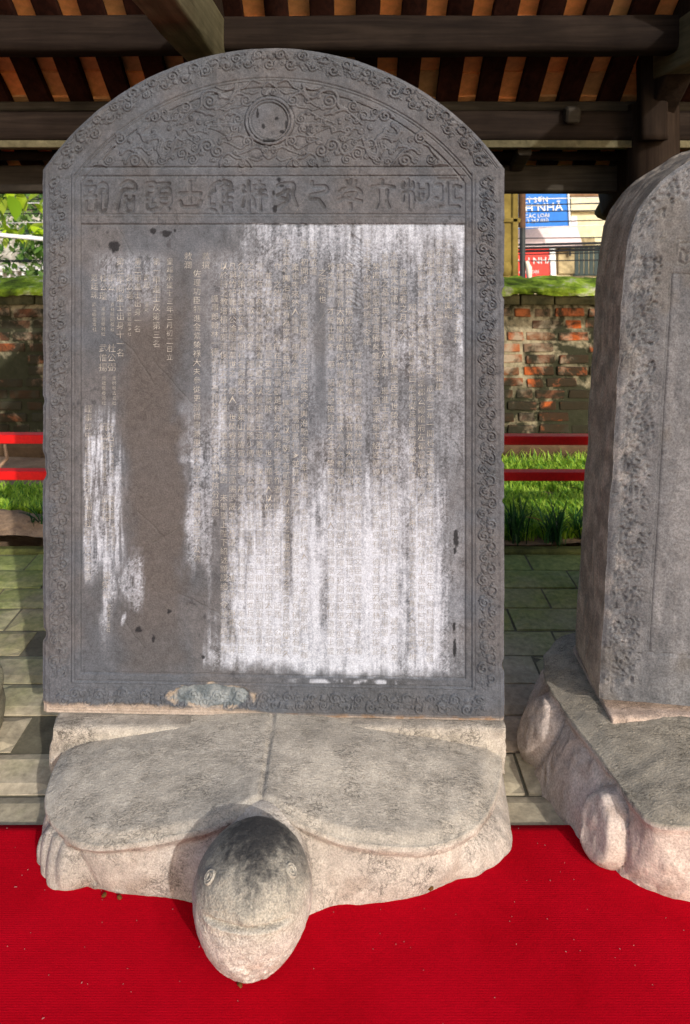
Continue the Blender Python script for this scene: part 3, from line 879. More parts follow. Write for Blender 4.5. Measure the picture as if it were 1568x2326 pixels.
# ------------------------------------------------------------------ inscription: one mesh per column of characters
TEXT = [
 "正和六年乙丑科進士題名記", "天開至治運屬中興", "熙宗章皇帝光嗣鴻圖丕釐耿命寔賴", "昭祖康王涵養聖功恢張治具取士遵成憲三年一開科", "調國軍都督府左都督副將少傅派郡公鄭檜",
 "知貢舉工部尚書阮曰應陪從兵部右侍郎萊山男", "歲寅孟春之月進入", "大庭蓋天地萬物之理翌日奉春進讀臣陳世榮", "睿覽各之品藻賜武晟進士及第裴公遜進士",
 "榮鄉甲乘恩典詳且備矣唯題名之碑因循未舉", "聖上陛下紹述顯謨續承令緒嘉題", "咸有一德者師百為翰林院分撰記文", "命翰林院分撰記文臣職在奉揚敢不敬承",
 "竊惟昔者背大猷開明俊傑物資能秉政權實", "待之當將英才俊士莫不欣慕入彀奮發策", "之所致也", "國朝啓運", "隆之初開設科舉之盛廣攬賢才之士恩榮典",
 "策章夜來然人皆自勵儒風為之振起世道", "聖上盛心興治勵志有為率循舊典而復行精擇", "作人之效如春風和氣所在生輝焉觀是科", "多並是材之濟濟彬彬皆是英奇昔之號能免稱",
 "享復有長為臺以總朝憲有貳夏卿以贊戎", "之昌期慶猗歟之盛會名員鐵傳之久遠", "介為策祀蒙名作者前則科名與勳名同垂", "凡與竹記難掩公論貽羞萬世之顯賦人", "以於持之教培植治原而保固太平之基", "謹事郎翰林", "敕撰",
 "佐理功臣特進金紫榮祿大夫參從吏部尚書兼東閣大學士少傅廉郡公臣阮公沆奉", "敕潤",
]
STARTS = [640, 545, 545, 570, 598, 690, 612, 570, 575, 598, 545, 800, 598, 600, 598, 612, 548, 548, 600, 545, 598, 598, 598, 598, 598, 598, 598, 672, 575, 615, 575]
ENDS = [790, 740, 905, 1510, 1500, 1515, 790, 1515, 1500, 1500, 790, 1500, 1500, 1500, 1500, 700, 640, 1505, 1500, 1500, 1500, 1505, 1500, 1505, 1500, 1505, 1500, 1180, 625, 1290, 625]
cols = [(1038 - 20.4 * i, STARTS[i], ENDS[i], TEXT[i], 19.5) for i in range(31)]
pool = "".join(TEXT[3:27])
left_cols = [
 (384, 668 - 80, "皇越永盛十三年三月初二日立", 17.5), (353, 588, "第一甲進士及第第三名", 20), (331, 625, "武晟", 17), (310, 588, "第二甲進士出身一名", 18.5), (291, 625, "裴公遜", 19),
 (270, 588, "第三甲同進士出身十一名", 20), (250, 625, "張公", 20), (231, 625, "杜公瓊", 20), (210, 625, "范廷珠", 19), (250, 785, "杜公弼", 21), (230, 785, "武惟揚", 21), (247, 965, "阮名譽", 22), (231, 965, "阮公董", 21),
 (250, 1130, "黎志道", 19), (236, 1130, "武仲程", 20), (238, 1305, "潘榮福", 21), (196, 925, "謹事郎中書監正字良才縣福壽社臣丁曰進奉書", 19.4),
 (331, 690, "嘉定", 11), (291, 700, "白鶴縣富多社", 11), (252, 690, "青林縣同穫社", 11), (231, 700, "東岸縣華林社", 11), (210, 690, "武江縣金堆社", 11), (256, 858, "嘉林縣古玄社", 11), (232, 858, "南塘縣春蕩社", 11), (251, 1038, "洲廉縣娘柿社", 10.5), (233, 1035, "青林縣明倫社", 10.5),
 (254, 1195, "農貢縣古碑社", 10.5), (240, 1195, "文江縣富舍社", 10.5), (243, 1380, "唐安縣仁里社", 10.5)]
for x, y0, t, sz in left_cols:
    cols.append((x, y0, None, t, sz))

def text_mesh(body, align='CENTER', res=1, off=0.0):
    c = bpy.data.curves.new('txt', 'FONT')
    c.body = body; c.align_x = align; c.resolution_u = res; c.offset = off; c.fill_mode = 'FRONT'
    o = bpy.data.objects.new('txt', c); COL.objects.link(o)
    dg = bpy.context.evaluated_depsgraph_get()
    me = bpy.data.meshes.new_from_object(o.evaluated_get(dg))
    bpy.data.objects.remove(o); bpy.data.curves.remove(c)
    return me
rt = random.Random(21)
glyphs = {}
def glyph(ch):
    if ch not in glyphs:
        me = text_mesh(ch, off=-.013)
        V = np.array([v.co[:2] for v in me.vertices]) if len(me.vertices) else np.zeros((0, 2))
        F = [tuple(p.vertices) for p in me.polygons]
        if len(V): V = V - np.array([V[:, 0].mean() * 0, .36])
        glyphs[ch] = (V, F)
        bpy.data.meshes.remove(me)
    return glyphs[ch]
pi_ = 0
BULK = {'letters': ([], []), 'letters_bare': ([], [])}; n_single = 0
order = list(range(len(cols) - len(left_cols), len(cols))) + list(range(len(cols) - len(left_cols)))
for ci in order:
    x, y0, y1, t, sz = cols[ci]
    if y1 is not None:
        n = int((y1 - y0) / (sz * 1.04))
        while len(t) < n:
            t += pool[pi_ % len(pool)]; pi_ += 1
        t = t[:n]
    drift = rt.uniform(-.002, .002)
    for i, ch in enumerate(t):
        yy_ = y0 + (i + .5) * sz * 1.04
        if y1 is not None and y1 > 1400 and rt.random() < .06: continue
        gv, gf = glyph(ch)
        s = sz * K * rt.uniform(.88, 1.0); an = rt.uniform(-.05, .05)
        ca, sa = math.cos(an), math.sin(an)
        cu, cv = U(x) + rt.uniform(-.0006, .0006) + drift * (i / 40), Vv(yy_)
        A = np.array([(s * (a * ca - b * sa), 0, s * (a * sa + b * ca)) for a, b in gv])
        # each stroke corner lies 0.6 mm above the stone face
        A[:, 1] = -(np.maximum(st_heights(A[:, 0] + cu, A[:, 2] + cv), -.0036) + .0006)
        ml = 'letters_bare' if float(st_colours(np.array([cu, cu + .006, cu - .006, cu]), np.array([cv, cv, cv + .006, cv - .008])).mean()) > .235 else 'letters'
        if n_single < 298:
            me = bpy.data.meshes.new('inscribed_character'); me.from_pydata(A.tolist(), [], gf); me.update()
            o = link('inscribed_character', me, MAT[ml], stele); o.location = (cu, 0, cv)
            n_single += 1
        else:
            BULK_V, BULK_F = BULK[ml]
            b0 = len(BULK_V)
            BULK_V += [(p[0] + cu, p[1], p[2] + cv) for p in A]; BULK_F += [tuple(b0 + q for q in f) for f in gf]
for ml, (BULK_V, BULK_F) in BULK.items():
    me = bpy.data.meshes.new('inscription'); me.from_pydata(BULK_V, [], BULK_F); me.update()
    tag(link('inscription', me, MAT[ml], stele), kind='stuff')

# ------------------------------------------------------------------ right-hand stele
stele2 = empty('stone_stele', (.664 + .52, 2.0, .215), (0, R(3.4), R(-2)))
tag(stele2, 'leaning grey stele with pitted border and dark brown side, cut off by the right edge', 'stele')
ra2 = Raster(-.53, .53, -.01, 1.62)
r2 = random.Random(9)
for _ in range(1000):
    v = r2.uniform(.05, 1.5); u = -.52 + r2.triangular(.012, .105, .05)
    if v > 1.16:
        u = r2.uniform(-.49, -.1); v = 1.17 + .35 * math.sqrt(max(0, 1 - (u / .52) ** 2)) - r2.uniform(.015, .1)
    a = r2.uniform(0, 6.28); l = r2.uniform(.001, .009)
    ra2.stroke([(u, v), (u + l * math.cos(a), v + l * math.sin(a))], r2.uniform(.0011, .0036), r2.uniform(.003, .010), 'dn', 1.3)
for _ in range(150):
    v = r2.uniform(.05, 1.35); u = -.52 + r2.uniform(.02, .1)
    ra2.stroke(spiral_pts(u, v, r2.uniform(.008, .016), 1.2, r2.uniform(0, 6), r2.choice((1, -1)), 14), .0022, .003, 'up', 1, (.002, .002))
for u, v0, v1 in ((-.402, .13, 1.14), (-.395, .13, 1.2), (-.49, .02, 1.1)):
    ra2.stroke([(u, v0), (u, v1)], .0014, .0045, 'dn', 1.3)
for p in ([(-.39, 1.215), (.39, 1.215)], [(-.39, 1.145), (.39, 1.145)], [(-.395, 1.125), (.395, 1.125)], [(-.39, 1.145), (-.39, 1.215)], [(-.402, .13), (.402, .13)]):
    ra2.stroke(p, .0016, .0045, 'dn', 1.3)
for st in ([(-0.380, 1.205), (-0.355, 1.207), (-0.330, 1.204)], [(-0.378, 1.19), (-0.360, 1.175), (-0.340, 1.19)], [(-0.380, 1.18), (-0.382, 1.155), (-0.365, 1.15), (-0.350, 1.155), (-0.350, 1.18)], [(-0.365, 1.185), (-0.365, 1.16)], [(-0.328, 1.195), (-0.330, 1.155), (-0.310, 1.15), (-0.305, 1.195)]):
    ra2.stroke(st, .0034, .006, 'dn', 1.4)
def h2(u, v):
    up = ra2.sample('up', u, v); dn = ra2.sample('dn', u, v)
    fld = ((u > -.398) & (v < 1.122) & (v > .13)).astype(float)
    return np.where(dn > up, -dn, up) - .002 * fld + (fb2(u * 20, v * 16, 4, 33) - .5) * .008 * (1 - .5 * fld) + (fb2(u * 110, v * 110, 3, 35) - .5) * .003
def c2(u, v):
    nA = fb2(u * 8, v * 5, 4, 41); nB = fb2(u * 40, v * 30, 4, 42); nS = fb2(u * 40, v * 4, 3, 44)
    c = mixc((.095, .096, .102), (.14, .138, .142), sst(.3, .7, nA * .5 + nS * .5)) * (.75 + .5 * nB)[..., None]
    c = mixc(c, (.20, .185, .175), sst(.5, .75, nB) * sst(.12, .02, u + .52) * .6)
    dk = sst(.56, .74, fb2(u * 70, v * 60, 3, 46)) * sst(.16, .05, u + .52)
    c = mixc(c, (.04, .04, .044), dk * .35)
    return mixc(c, (.10, .09, .08), sst(.6, .75, fb2(u * 10, v * 10, 3, 47)) * .5)
fc2, sd2 = slab(stele2, .52, 1.17, .36, .27, 320, 440, h2, c2, lambda u, v: ((u > -.398) & (v < 1.122) & (v > .13)).astype(int), MAT['stele_rough'], MAT['stele_rough'], 'ellipse', .005, 5, (.29, .24, .185))
for k, nm in ((0, 'carved_border'), (1, 'inscription_panel')):
    fc2[k].name = nm; link(nm, fc2[k], MAT['stele_rough'], stele2)
sd2.name = 'slab_body'; link('slab_body', sd2, stone_attr('chiselled_stone_side', 160, (.6, 1.4), 22, .9, .010, fine_s=.5, stretch=(1.5, 1.5, .45)), stele2)

# ------------------------------------------------------------------ turtles
def resample_polar(poly, cx, cy, n):
    """poly: closed list of points (x,y) star-shaped about (cx,cy) -> radius at n even angles"""
    p = np.array(smooth_path(list(poly) + [poly[0]], 8))
    th = np.unwrap(np.arctan2(p[:, 1] - cy, p[:, 0] - cx)); r = np.hypot(p[:, 0] - cx, p[:, 1] - cy)
    if th[-1] < th[0]: th = th[::-1]; r = r[::-1]
    base = th[0]
    T = base + np.linspace(0, 2 * math.pi, n, endpoint=False)
    th2 = np.concatenate([th, th + 2 * math.pi]); rr_ = np.concatenate([r, r])
    o = np.argsort(th2)
    return T, np.interp(T, th2[o], rr_[o])

def turtle_body(root, shell, foot, cx, cy, zshell, rim_drop, seed, amp, top_col, side_col, ridge_x=None, mat='turtle', n=520, lip=.012, bumps=()):
    T, Rs = resample_polar(shell, cx, cy, n)
    Tf, Rf_ = resample_polar(foot, cx, cy, n)
    Rf = np.interp(T % (2 * math.pi), np.sort(Tf % (2 * math.pi)), Rf_[np.argsort(Tf % (2 * math.pi))], period=2 * math.pi)
    ct, st = np.cos(T), np.sin(T)
    rows = []; cols_ = []
    def ring(r, z): rows.append(np.stack([cx + r * ct, cy + r * st, z], -1))
    tops = np.concatenate([np.linspace(0.02, .9, 60), np.linspace(.915, 1.0, 12)])
    for s in tops:
        x = cx + s * Rs * ct; y = cy + s * Rs * st
        ring(s * Rs, zshell(x, y) - rim_drop * sst(.9, 1.0, s) ** 1.5)
    rim = rows[-1].copy()
    nt = len(rows)
    zr = rim[:, 2]
    ring(Rs + .002, zr - .010); ring(Rs - .002, zr - .018); ring(Rs - lip, zr - .026)
    for f in np.linspace(.04, 1, 46):
        r = (Rs - lip) * (1 - f) + Rf * f + .012 * math.sin(f * math.pi)
        ring(r, (zr - .026) * (1 - f) + (-.012) * f)
    P = np.array(rows)
    # normals by differences
    du = np.roll(P, -1, 1) - np.roll(P, 1, 1); dv = np.gradient(P, axis=0)
    Nn = np.cross(du, dv); Nn /= np.linalg.norm(Nn, axis=2)[..., None] + 1e-9
    out = np.stack([ct, st, np.zeros_like(ct)], -1)[None]
    flip = np.sign((Nn * (out * .3 + np.array([0, 0, .7]))).sum(-1)); Nn *= flip[..., None]
    istop = np.zeros(P.shape[:2]); istop[:nt] = 1
    nz = (fb3(P * 7, 4, seed) - .5) * 2 * amp[0] + (fb3(P * np.array([38, 38, 24]), 4, seed + 3) - .5) * 2 * amp[1]
    sidef = 1 - istop
    nz = nz * (1 - .45 * istop)
    for bx, by, bz, rt_, rz_, h_, toes in bumps:          # feet swelling out of the flank
        dist = math.hypot(bx, by); tx_, ty_ = -by / dist, bx / dist
        t = ((P[..., 0] - bx) * tx_ + (P[..., 1] - by) * ty_) / rt_; w_ = (P[..., 2] - bz) / rz_
        near = np.hypot(P[..., 0] - bx, P[..., 1] - by) < rt_ * 1.6
        dd = np.hypot(t, w_) + .10 * (fb3(P * 30, 3, seed + 11) - .5)
        k = h_ * sst(1.0, .62, dd) * near
        if toes: k = k * (.62 + .55 * np.abs(np.sin((t + .35 * w_) * toes * math.pi)) ** .8)
        rim_ = -.35 * h_ * np.exp(-((dd - 1.03) / .07) ** 2) * near
        nz = nz + (k + rim_) * (1 - istop)
    P = P + Nn * nz[..., None]
    a = fb3(P * 9, 4, seed + 5); b = fb3(P * 45, 4, seed + 6)
    ct_ = mixc(np.array(top_col) * .84, np.array(top_col) * 1.16, sst(.3, .7, a * .55 + b * .45))
    ct_ = mixc(ct_, np.array(top_col) * .6, (sst(.66, .8, fb3(P * np.array([22, 40, 20]), 4, seed + 8)) * .5))
    cs_ = mixc(np.array(side_col) * .85, np.array(side_col) * 1.15, sst(.3, .7, a * .6 + b * .4))
    cs_ = mixc(cs_, np.array(side_col) * np.array([.72, .66, .62]), sst(.55, .72, fb3(P * 14, 3, seed + 9)) * .6)
    C = mixc(ct_, cs_, sidef)
    V = np.concatenate([P.reshape(-1, 3), P[0].mean(0)[None]]); CC = np.concatenate([C.reshape(-1, 3), C[0].mean(0)[None]])
    Q = grid_quads(len(rows), n, True, flip=True)
    me = arrays_mesh('turtle_body', V, Q, CC)
    bm = bmesh.new(); bm.from_mesh(me); bm.verts.ensure_lookup_table()
    c = bm.verts[len(V) - 1]
    for j in range(n): bm.faces.new((c, bm.verts[j], bm.verts[(j + 1) % n])).smooth = True
    bmesh.ops.recalc_face_normals(bm, faces=bm.faces)
    bm.to_mesh(me); bm.free()
    # split shell from body so each is a part
    pol = np.array([p.center[:] for p in me.polygons])
    return me, nt, n

def split_mesh(me, mask):
    """mask per polygon -> two meshes sharing colours"""
    res = []
    for val in (True, False):
        bm = bmesh.new(); bm.from_mesh(me)
        bm.faces.ensure_lookup_table()
        dele = [f for f, k in zip(bm.faces, mask) if bool(k) != val]
        bmesh.ops.delete(bm, geom=dele, context='FACES')
        m2 = bpy.data.meshes.new(me.name); bm.to_mesh(m2); bm.free()
        res.append(m2)
    return res

def body_with_feet(bd, bumps, mat, root):
    """cut each swelling foot out of the body as a part of its own"""
    for bx, by, bz, rt_, rz_, h_, toes in bumps:
        dist = math.hypot(bx, by); tx_, ty_ = -by / dist, bx / dist
        m = []
        for p in bd.polygons:
            c = p.center
            m.append(math.hypot(((c.x - bx) * tx_ + (c.y - by) * ty_) / rt_, (c.z - bz) / rz_) < .98 and math.hypot(c.x - bx, c.y - by) < rt_ * 1.6)
        ft, bd = split_mesh(bd, m)
        ft.name = 'foot'; link('foot', ft, mat, root)
    bd.name = 'body'
    return link('body', bd, mat, root)

def polar_grid(root, name, f, nth, nph, mat, seed=0, amp=(.003, .0015), col=None, colf=None):
    """closed blob: f(theta, phi)->xyz arrays"""
    th = np.linspace(0, 2 * math.pi, nth, endpoint=False); ph = np.linspace(.001, math.pi - .001, nph)
    TH, PH = np.meshgrid(th, ph)
    P = f(TH, PH)
    du = np.roll(P, -1, 1) - np.roll(P, 1, 1); dv = np.gradient(P, axis=0)
    Nn = np.cross(du, dv); Nn /= np.linalg.norm(Nn, axis=2)[..., None] + 1e-9
    c0 = P.mean((0, 1)); Nn *= np.sign(((P - c0) * Nn).sum(-1))[..., None]
    P = P + Nn * ((fb3(P * 12, 4, seed) - .5) * 2 * amp[0] + (fb3(P * 60, 4, seed + 2) - .5) * 2 * amp[1])[..., None]
    C = colf(P) if colf else None
    if C is None:
        a = fb3(P * 30, 4, seed + 3); C = mixc(np.array(col) * .82, np.array(col) * 1.15, sst(.3, .7, a))
    me = arrays_mesh(name, P, grid_quads(nph, nth, True), C)
    bm = bmesh.new(); bm.from_mesh(me); bmesh.ops.recalc_face_normals(bm, faces=bm.faces); bm.to_mesh(me); bm.free()
    return link(name, me, mat, root)

SIDE = (.385, .342, .295)
TOP = (.37, .33, .275)

# --- the turtle under the large stele
turtle = empty('stone_turtle', (-.165, 1.98, 0))
tag(turtle, 'pale stone turtle with round smooth head on the red carpet, carrying the large central stele', 'statue')
ox, oy = -.165, 1.98
def L(p): return [(a - ox, b - oy) for a, b in p]
shellA = L([(-.722, 2.30), (-.735, 2.05), (-.729, 1.90), (-.705, 1.815), (-.655, 1.755), (-.60, 1.715), (-.535, 1.692), (-.44, 1.688), (-.37, 1.695), (-.30, 1.70), (-.245, 1.715), (-.193, 1.738), (-.15, 1.725), (-.105, 1.708), (-.05, 1.695),
            (0.0, 1.684), (.065, 1.680), (.13, 1.684), (.20, 1.70), (.265, 1.735), (.32, 1.785), (.365, 1.86), (.398, 1.96), (.408, 2.06), (.40, 2.30), (.30, 2.43), (0, 2.47), (-.35, 2.47), (-.62, 2.43)])
footA = L([(-.715, 2.30), (-.725, 2.05), (-.728, 1.90), (-.715, 1.83), (-.685, 1.775), (-.645, 1.728), (-.60, 1.722), (-.56, 1.728), (-.49, 1.712), (-.40, 1.70), (-.34, 1.685), (-.29, 1.66), (-.235, 1.635), (-.17, 1.625), (-.105, 1.632), (-.06, 1.655),
           (-.02, 1.677), (.05, 1.682), (.10, 1.69), (.16, 1.705), (.22, 1.735), (.29, 1.757), (.345, 1.785), (.385, 1.82), (.405, 1.87), (.41, 1.96), (.412, 2.06), (.40, 2.30), (.30, 2.43), (0, 2.47), (-.35, 2.47), (-.62, 2.43)])
def zsA(x, y):
    X = x + ox; Y = y + oy
    dx = np.abs(X + .19)
    z = .193 - .068 * (dx / .57) ** 1.7
    z = z - .03 * sst(1.95, 1.62, Y) * (1 - np.exp(-(dx / .10) ** 2))
    z = z + .006 * np.exp(-(dx / .016) ** 2) * 0 - .005 * np.exp(-(dx / .006) ** 2) * sst(1.72, 1.75, Y)
    return z
BUMP_A = [(-.668 - ox, 1.760 - oy, .036, .085, .072, .012, 2.2), (.350 - ox, 1.80 - oy, .030, .095, .070, .006, 2.0)]
meA, ntA, nA_ = turtle_body(turtle, shellA, footA, 0, 0, zsA, .012, 3, (.004, .0022), TOP, SIDE, bumps=BUMP_A, n=760)
cen = np.array([p.index for p in meA.polygons])
mask = cen < (ntA + 0) * nA_
mask = mask | (cen >= (len(meA.polygons) - nA_))
sh, bd = split_mesh(meA, mask)
sh.name = 'shell'; bd.name = 'body'
link('shell', sh, MAT['turtle'], turtle); body_with_feet(bd, BUMP_A, MAT['turtle'], turtle)

# plinth ledge under the slab
def ledge(root, x0, x1, y0, y1, z0, z1, seed, col, name='plinth'):
    nx = 200; prof = [(y0 + .004, z0), (y0, z0 + .03), (y0, z1 - .012), (y0 + .003, z1 - .004), (y0 + .012, z1), (y0 + .05, z1), (y1, z1), (y1, z0)]
    ys = []; 
    for (a, b), (c, d) in zip(prof[:-1], prof[1:]):
        m = max(2, int(math.hypot(c - a, d - b) / .006))
        ys += [(a + (c - a) * k / m, b + (d - b) * k / m) for k in range(m)]
    ys.append(prof[-1]); ys = np.array(ys)
    xs = np.linspace(x0, x1, nx)
    P = np.zeros((len(ys), nx, 3)); P[..., 0] = xs[None]; P[..., 1] = ys[:, 0][:, None]; P[..., 2] = ys[:, 1][:, None]
    nz = (fb3(P * np.array([10, 20, 20]), 4, seed) - .5) * .012
    P[..., 1] += nz * .8; P[..., 2] += nz * .25 * (P[..., 2] < z1 - .002)
    P[:, 0, 0] += (fb3(P[:, 0] * 30, 3, seed) - .5) * .03; P[:, -1, 0] += (fb3(P[:, -1] * 30, 3, seed) - .5) * .02
    C = mixc(np.array(col) * .8, np.array(col) * 1.15, sst(.3, .7, fb3(P * 25, 4, seed + 2)))
    me = arrays_mesh(name, P, grid_quads(len(ys), nx), C)
    bm = bmesh.new(); bm.from_mesh(me); bm.verts.ensure_lookup_table()
    bm.faces.new([bm.verts[i * nx] for i in range(len(ys))]); bm.faces.new([bm.verts[i * nx + nx - 1] for i in range(len(ys))])
    bmesh.ops.recalc_face_normals(bm, faces=bm.faces); bm.to_mesh(me); bm.free()
    return link(name, me, MAT['turtle'], root)
ledge(turtle, -.765 - ox, .416 - ox, 2.002 - oy, 2.345 - oy, .06, .180, 12, (.345, .305, .255))

# neck with its flared fold, turned about the forward axis
NX, NZ = -.186, .064
def neck_f(TH, PH):
    f = PH / math.pi
    yy = np.interp(f, [0, .1, .28, .36, .44, .6, .8, 1], [1.80, 1.77, 1.742, 1.724, 1.708, 1.68, 1.63, 1.57])
    r = np.interp(f, [0, .1, .28, .36, .44, .6, .8, 1], [.08, .115, .124, .123, .113, .110, .106, .09])
    x = NX + r * np.cos(TH) * (1.04); z = NZ + r * np.sin(TH) * .98
    z = np.maximum(z, -.005)
    return np.stack([x - ox, yy - oy, z], -1)
polar_grid(turtle, 'neck', neck_f, 160, 60, MAT['turtle'], 21, (.003, .0012), SIDE)

# head: an egg, blunt end up, with eyes, nose and mouth
HXc, HYc, HZc = -.186, 1.545, .150
def head_f(TH, PH):
    cz = np.cos(PH); s = np.sin(PH)
    up = np.where(cz > 0, .105, .141)
    w = .119 * (1 - .09 * sst(.0, -1.0, cz))
    x = w * s * np.cos(TH); y = .115 * s * np.sin(TH); y = np.where(y > 0, y * 1.25, y)
    z = up * cz
    P = np.stack([x, y, z], -1)
    # mouth slit and nose, in the head's own front coordinates
    front = (y < 0)
    a = x / .119
    zm = .029 - .002 * a - .011 * a * a
    d = np.abs(z - zm)
    cut = np.exp(-(d / .0036) ** 2) * sst(.76, .45, np.abs(a)) * front
    lip = np.exp(-((z - zm + .007) / .004) ** 2) * sst(.8, .6, np.abs(a)) * front
    nose = np.exp(-((x + .001) / .020) ** 2 - ((z - .044) / .013) ** 2) * front
    k = -.0105 * cut + .0014 * lip + .007 * nose
    nrm = P / (np.linalg.norm(P, axis=-1)[..., None] + 1e-9)
    P = P + nrm * k[..., None]
    P = P + np.array([HXc - ox, HYc - oy, HZc])
    # chips below the mouth and a flattened brow
    ch = sst(.56, .68, fb3(P * 38, 3, 71)) * sst(.0, -.04, z) * sst(.07, .03, np.abs(x - .01)) * front
    P = P - nrm * (ch * .004)[..., None]
    P[..., 2] = np.maximum(P[..., 2], .009)
    return P
def head_col(P):
    q = P - np.array([HXc - ox, HYc - oy, HZc])
    n = fb3(P * 22, 5, 60); n2 = fb3(P * 90, 4, 61); n3 = fb3(P * np.array([170, 170, 60]), 3, 62)
    c = mixc((.35, .315, .255), (.45, .40, .355), sst(.05, -.03, q[..., 2] + .05 * (n - .5)))
    c = c * (.62 + .5 * n2 + .28 * n3)[..., None]
    h = q[..., 2] + .30 * np.clip(q[..., 1] + .03, -.05, .08)
    grey = sst(.010, .085, h + .10 * (n - .5) + .10 * (n2 - .5) + .05 * (n3 - .5))
    c = mixc(c, (.115, .108, .095), grey * .75)
    top = sst(.050, .108, h + .06 * (n - .5) + .07 * (n2 - .5) + .03 * (n3 - .5) - .04 * np.abs(q[..., 0] - .015) / .1)
    c = mixc(c, (.026, .025, .025), top * .93)
    pk = sst(-.035, -.06, q[..., 2]) * sst(.06, .02, np.abs(q[..., 0] - .01)) * sst(.46, .58, n)
    c = mixc(c, (.40, .27, .20), pk * .7)
    dk = sst(.60, .72, n) * sst(.0, -.05, q[..., 2]) * .4
    return mixc(c, (.22, .17, .14), dk)
head = polar_grid(turtle, 'head', head_f, 300, 220, MAT['head'], 31, (.0040, .0020), None, head_col)
for ex, ey, ez in ((-.078, -.043, .069), (.0805, -.031, .072)):
    p = Vector((ex, ey, ez))
    nrm = Vector((p.x / .119 ** 2, p.y / .115 ** 2, p.z / .105 ** 2)).normalized()
    p = p / math.sqrt((p.x / .119) ** 2 + (p.y / .115) ** 2 + (p.z / .105) ** 2)
    u = nrm.cross(Vector((0, 0, 1))).normalized(); v = nrm.cross(u)
    c0 = p + Vector((HXc - ox, HYc - oy, HZc)) + nrm * .0012
    prof = [(.0128, -.004), (.0118, .0022), (.0104, .0024), (.0092, -.0012), (.0080, -.0012), (.0068, .0026), (.0054, .0026), (.0042, -.0022), (.0022, -.0010), (.0004, .0004)]
    V = []
    for r, h in prof:
        for k in range(28):
            t = 2 * math.pi * k / 28
            V.append(tuple(c0 + u * r * math.cos(t) * .92 + v * r * math.sin(t) * 1.08 + nrm * h))
    C = np.tile(np.array([.33, .30, .25]), (len(V), 1))
    link('eye', arrays_mesh('eye', V, grid_quads(len(prof), 28, True), C), MAT['head'], head)

# --- right-hand turtle
t2 = empty('stone_turtle', (1.28, 2.03, 0))
tag(t2, 'rough pinkish stone turtle base under the leaning stele at the right edge', 'statue')
ox2, oy2 = 1.28, 2.03
def L2(p): return [(a - ox2, b - oy2) for a, b in p]
shellB = L2([(.60, 2.33), (.575, 2.22), (.585, 2.10), (.608, 1.98), (.625, 1.90), (.638, 1.82), (.652, 1.745), (.672, 1.69), (.72, 1.672), (.80, 1.662), (.95, 1.655), (1.12, 1.665), (1.22, 1.70), (1.28, 1.73), (1.34, 1.70), (1.45, 1.665), (1.7, 1.655), (1.86, 1.69),
             (1.93, 1.80), (1.95, 2.0), (1.95, 2.25), (1.88, 2.42), (1.5, 2.47), (1.0, 2.47), (.72, 2.45)])
footB = L2([(.55, 2.33), (.52, 2.24), (.500, 2.16), (.507, 2.10), (.525, 1.98), (.548, 1.89), (.566, 1.83), (.605, 1.775), (.64, 1.745), (.69, 1.715), (.757, 1.69), (.86, 1.675), (.97, 1.665), (1.12, 1.65), (1.22, 1.63), (1.28, 1.62), (1.34, 1.63), (1.45, 1.65), (1.7, 1.655), (1.88, 1.69),
            (1.97, 1.80), (2.0, 2.0), (2.0, 2.25), (1.9, 2.42), (1.5, 2.48), (1.0, 2.48), (.70, 2.46)])
def zsB(x, y):
    dx = np.abs(x)
    return .222 - .03 * (dx / .68) ** 2 + .012 * np.sin(x * 9 + y * 6) * .4
BUMP_B = [(.588 - ox2, 1.800 - oy2, .075, .070, .085, .030, 0), (.515 - ox2, 2.16 - oy2, .08, .085, .095, .026, 0)]
meB, ntB, nB_ = turtle_body(t2, shellB, footB, 0, 0, zsB, .012, 13, (.009, .0042), (.30, .262, .205), (.46, .38, .325), lip=.004, n=620, bumps=BUMP_B)
cen = np.array([p.index for p in meB.polygons]); mask = (cen < ntB * nB_) | (cen >= len(meB.polygons) - nB_)
sh, bd = split_mesh(meB, mask)
sh.name = 'shell'; bd.name = 'body'
link('shell', sh, MAT['turtle'], t2); body_with_feet(bd, BUMP_B, MAT['turtle_rough'], t2)
ledge(t2, .69 - ox2, 1.70 - ox2, 1.985 - oy2, 2.33 - oy2, .14, .216, 15, (.42, .32, .255), 'mortar_bed')
# --- left-hand neighbour, of which only the rump shows
t3 = empty('stone_turtle', (-1.59, 1.98, 0))
tag(t3, 'greenish grey stone turtle of which only a smooth flank shows at the left edge', 'statue')
meC, ntC, nC_ = turtle_body(t3, shellA, footA, 0, 0, zsA, .012, 23, (.004, .0022), (.22, .20, .13), (.24, .215, .15), n=300)
cen = np.array([p.index for p in meC.polygons]); mask = (cen < ntC * nC_) | (cen >= len(meC.polygons) - nC_)
sh, bd = split_mesh(meC, mask); sh.name = 'shell'; bd.name = 'body'
link('shell', sh, MAT['turtle'], t3); link('body', bd, MAT['turtle'], t3)

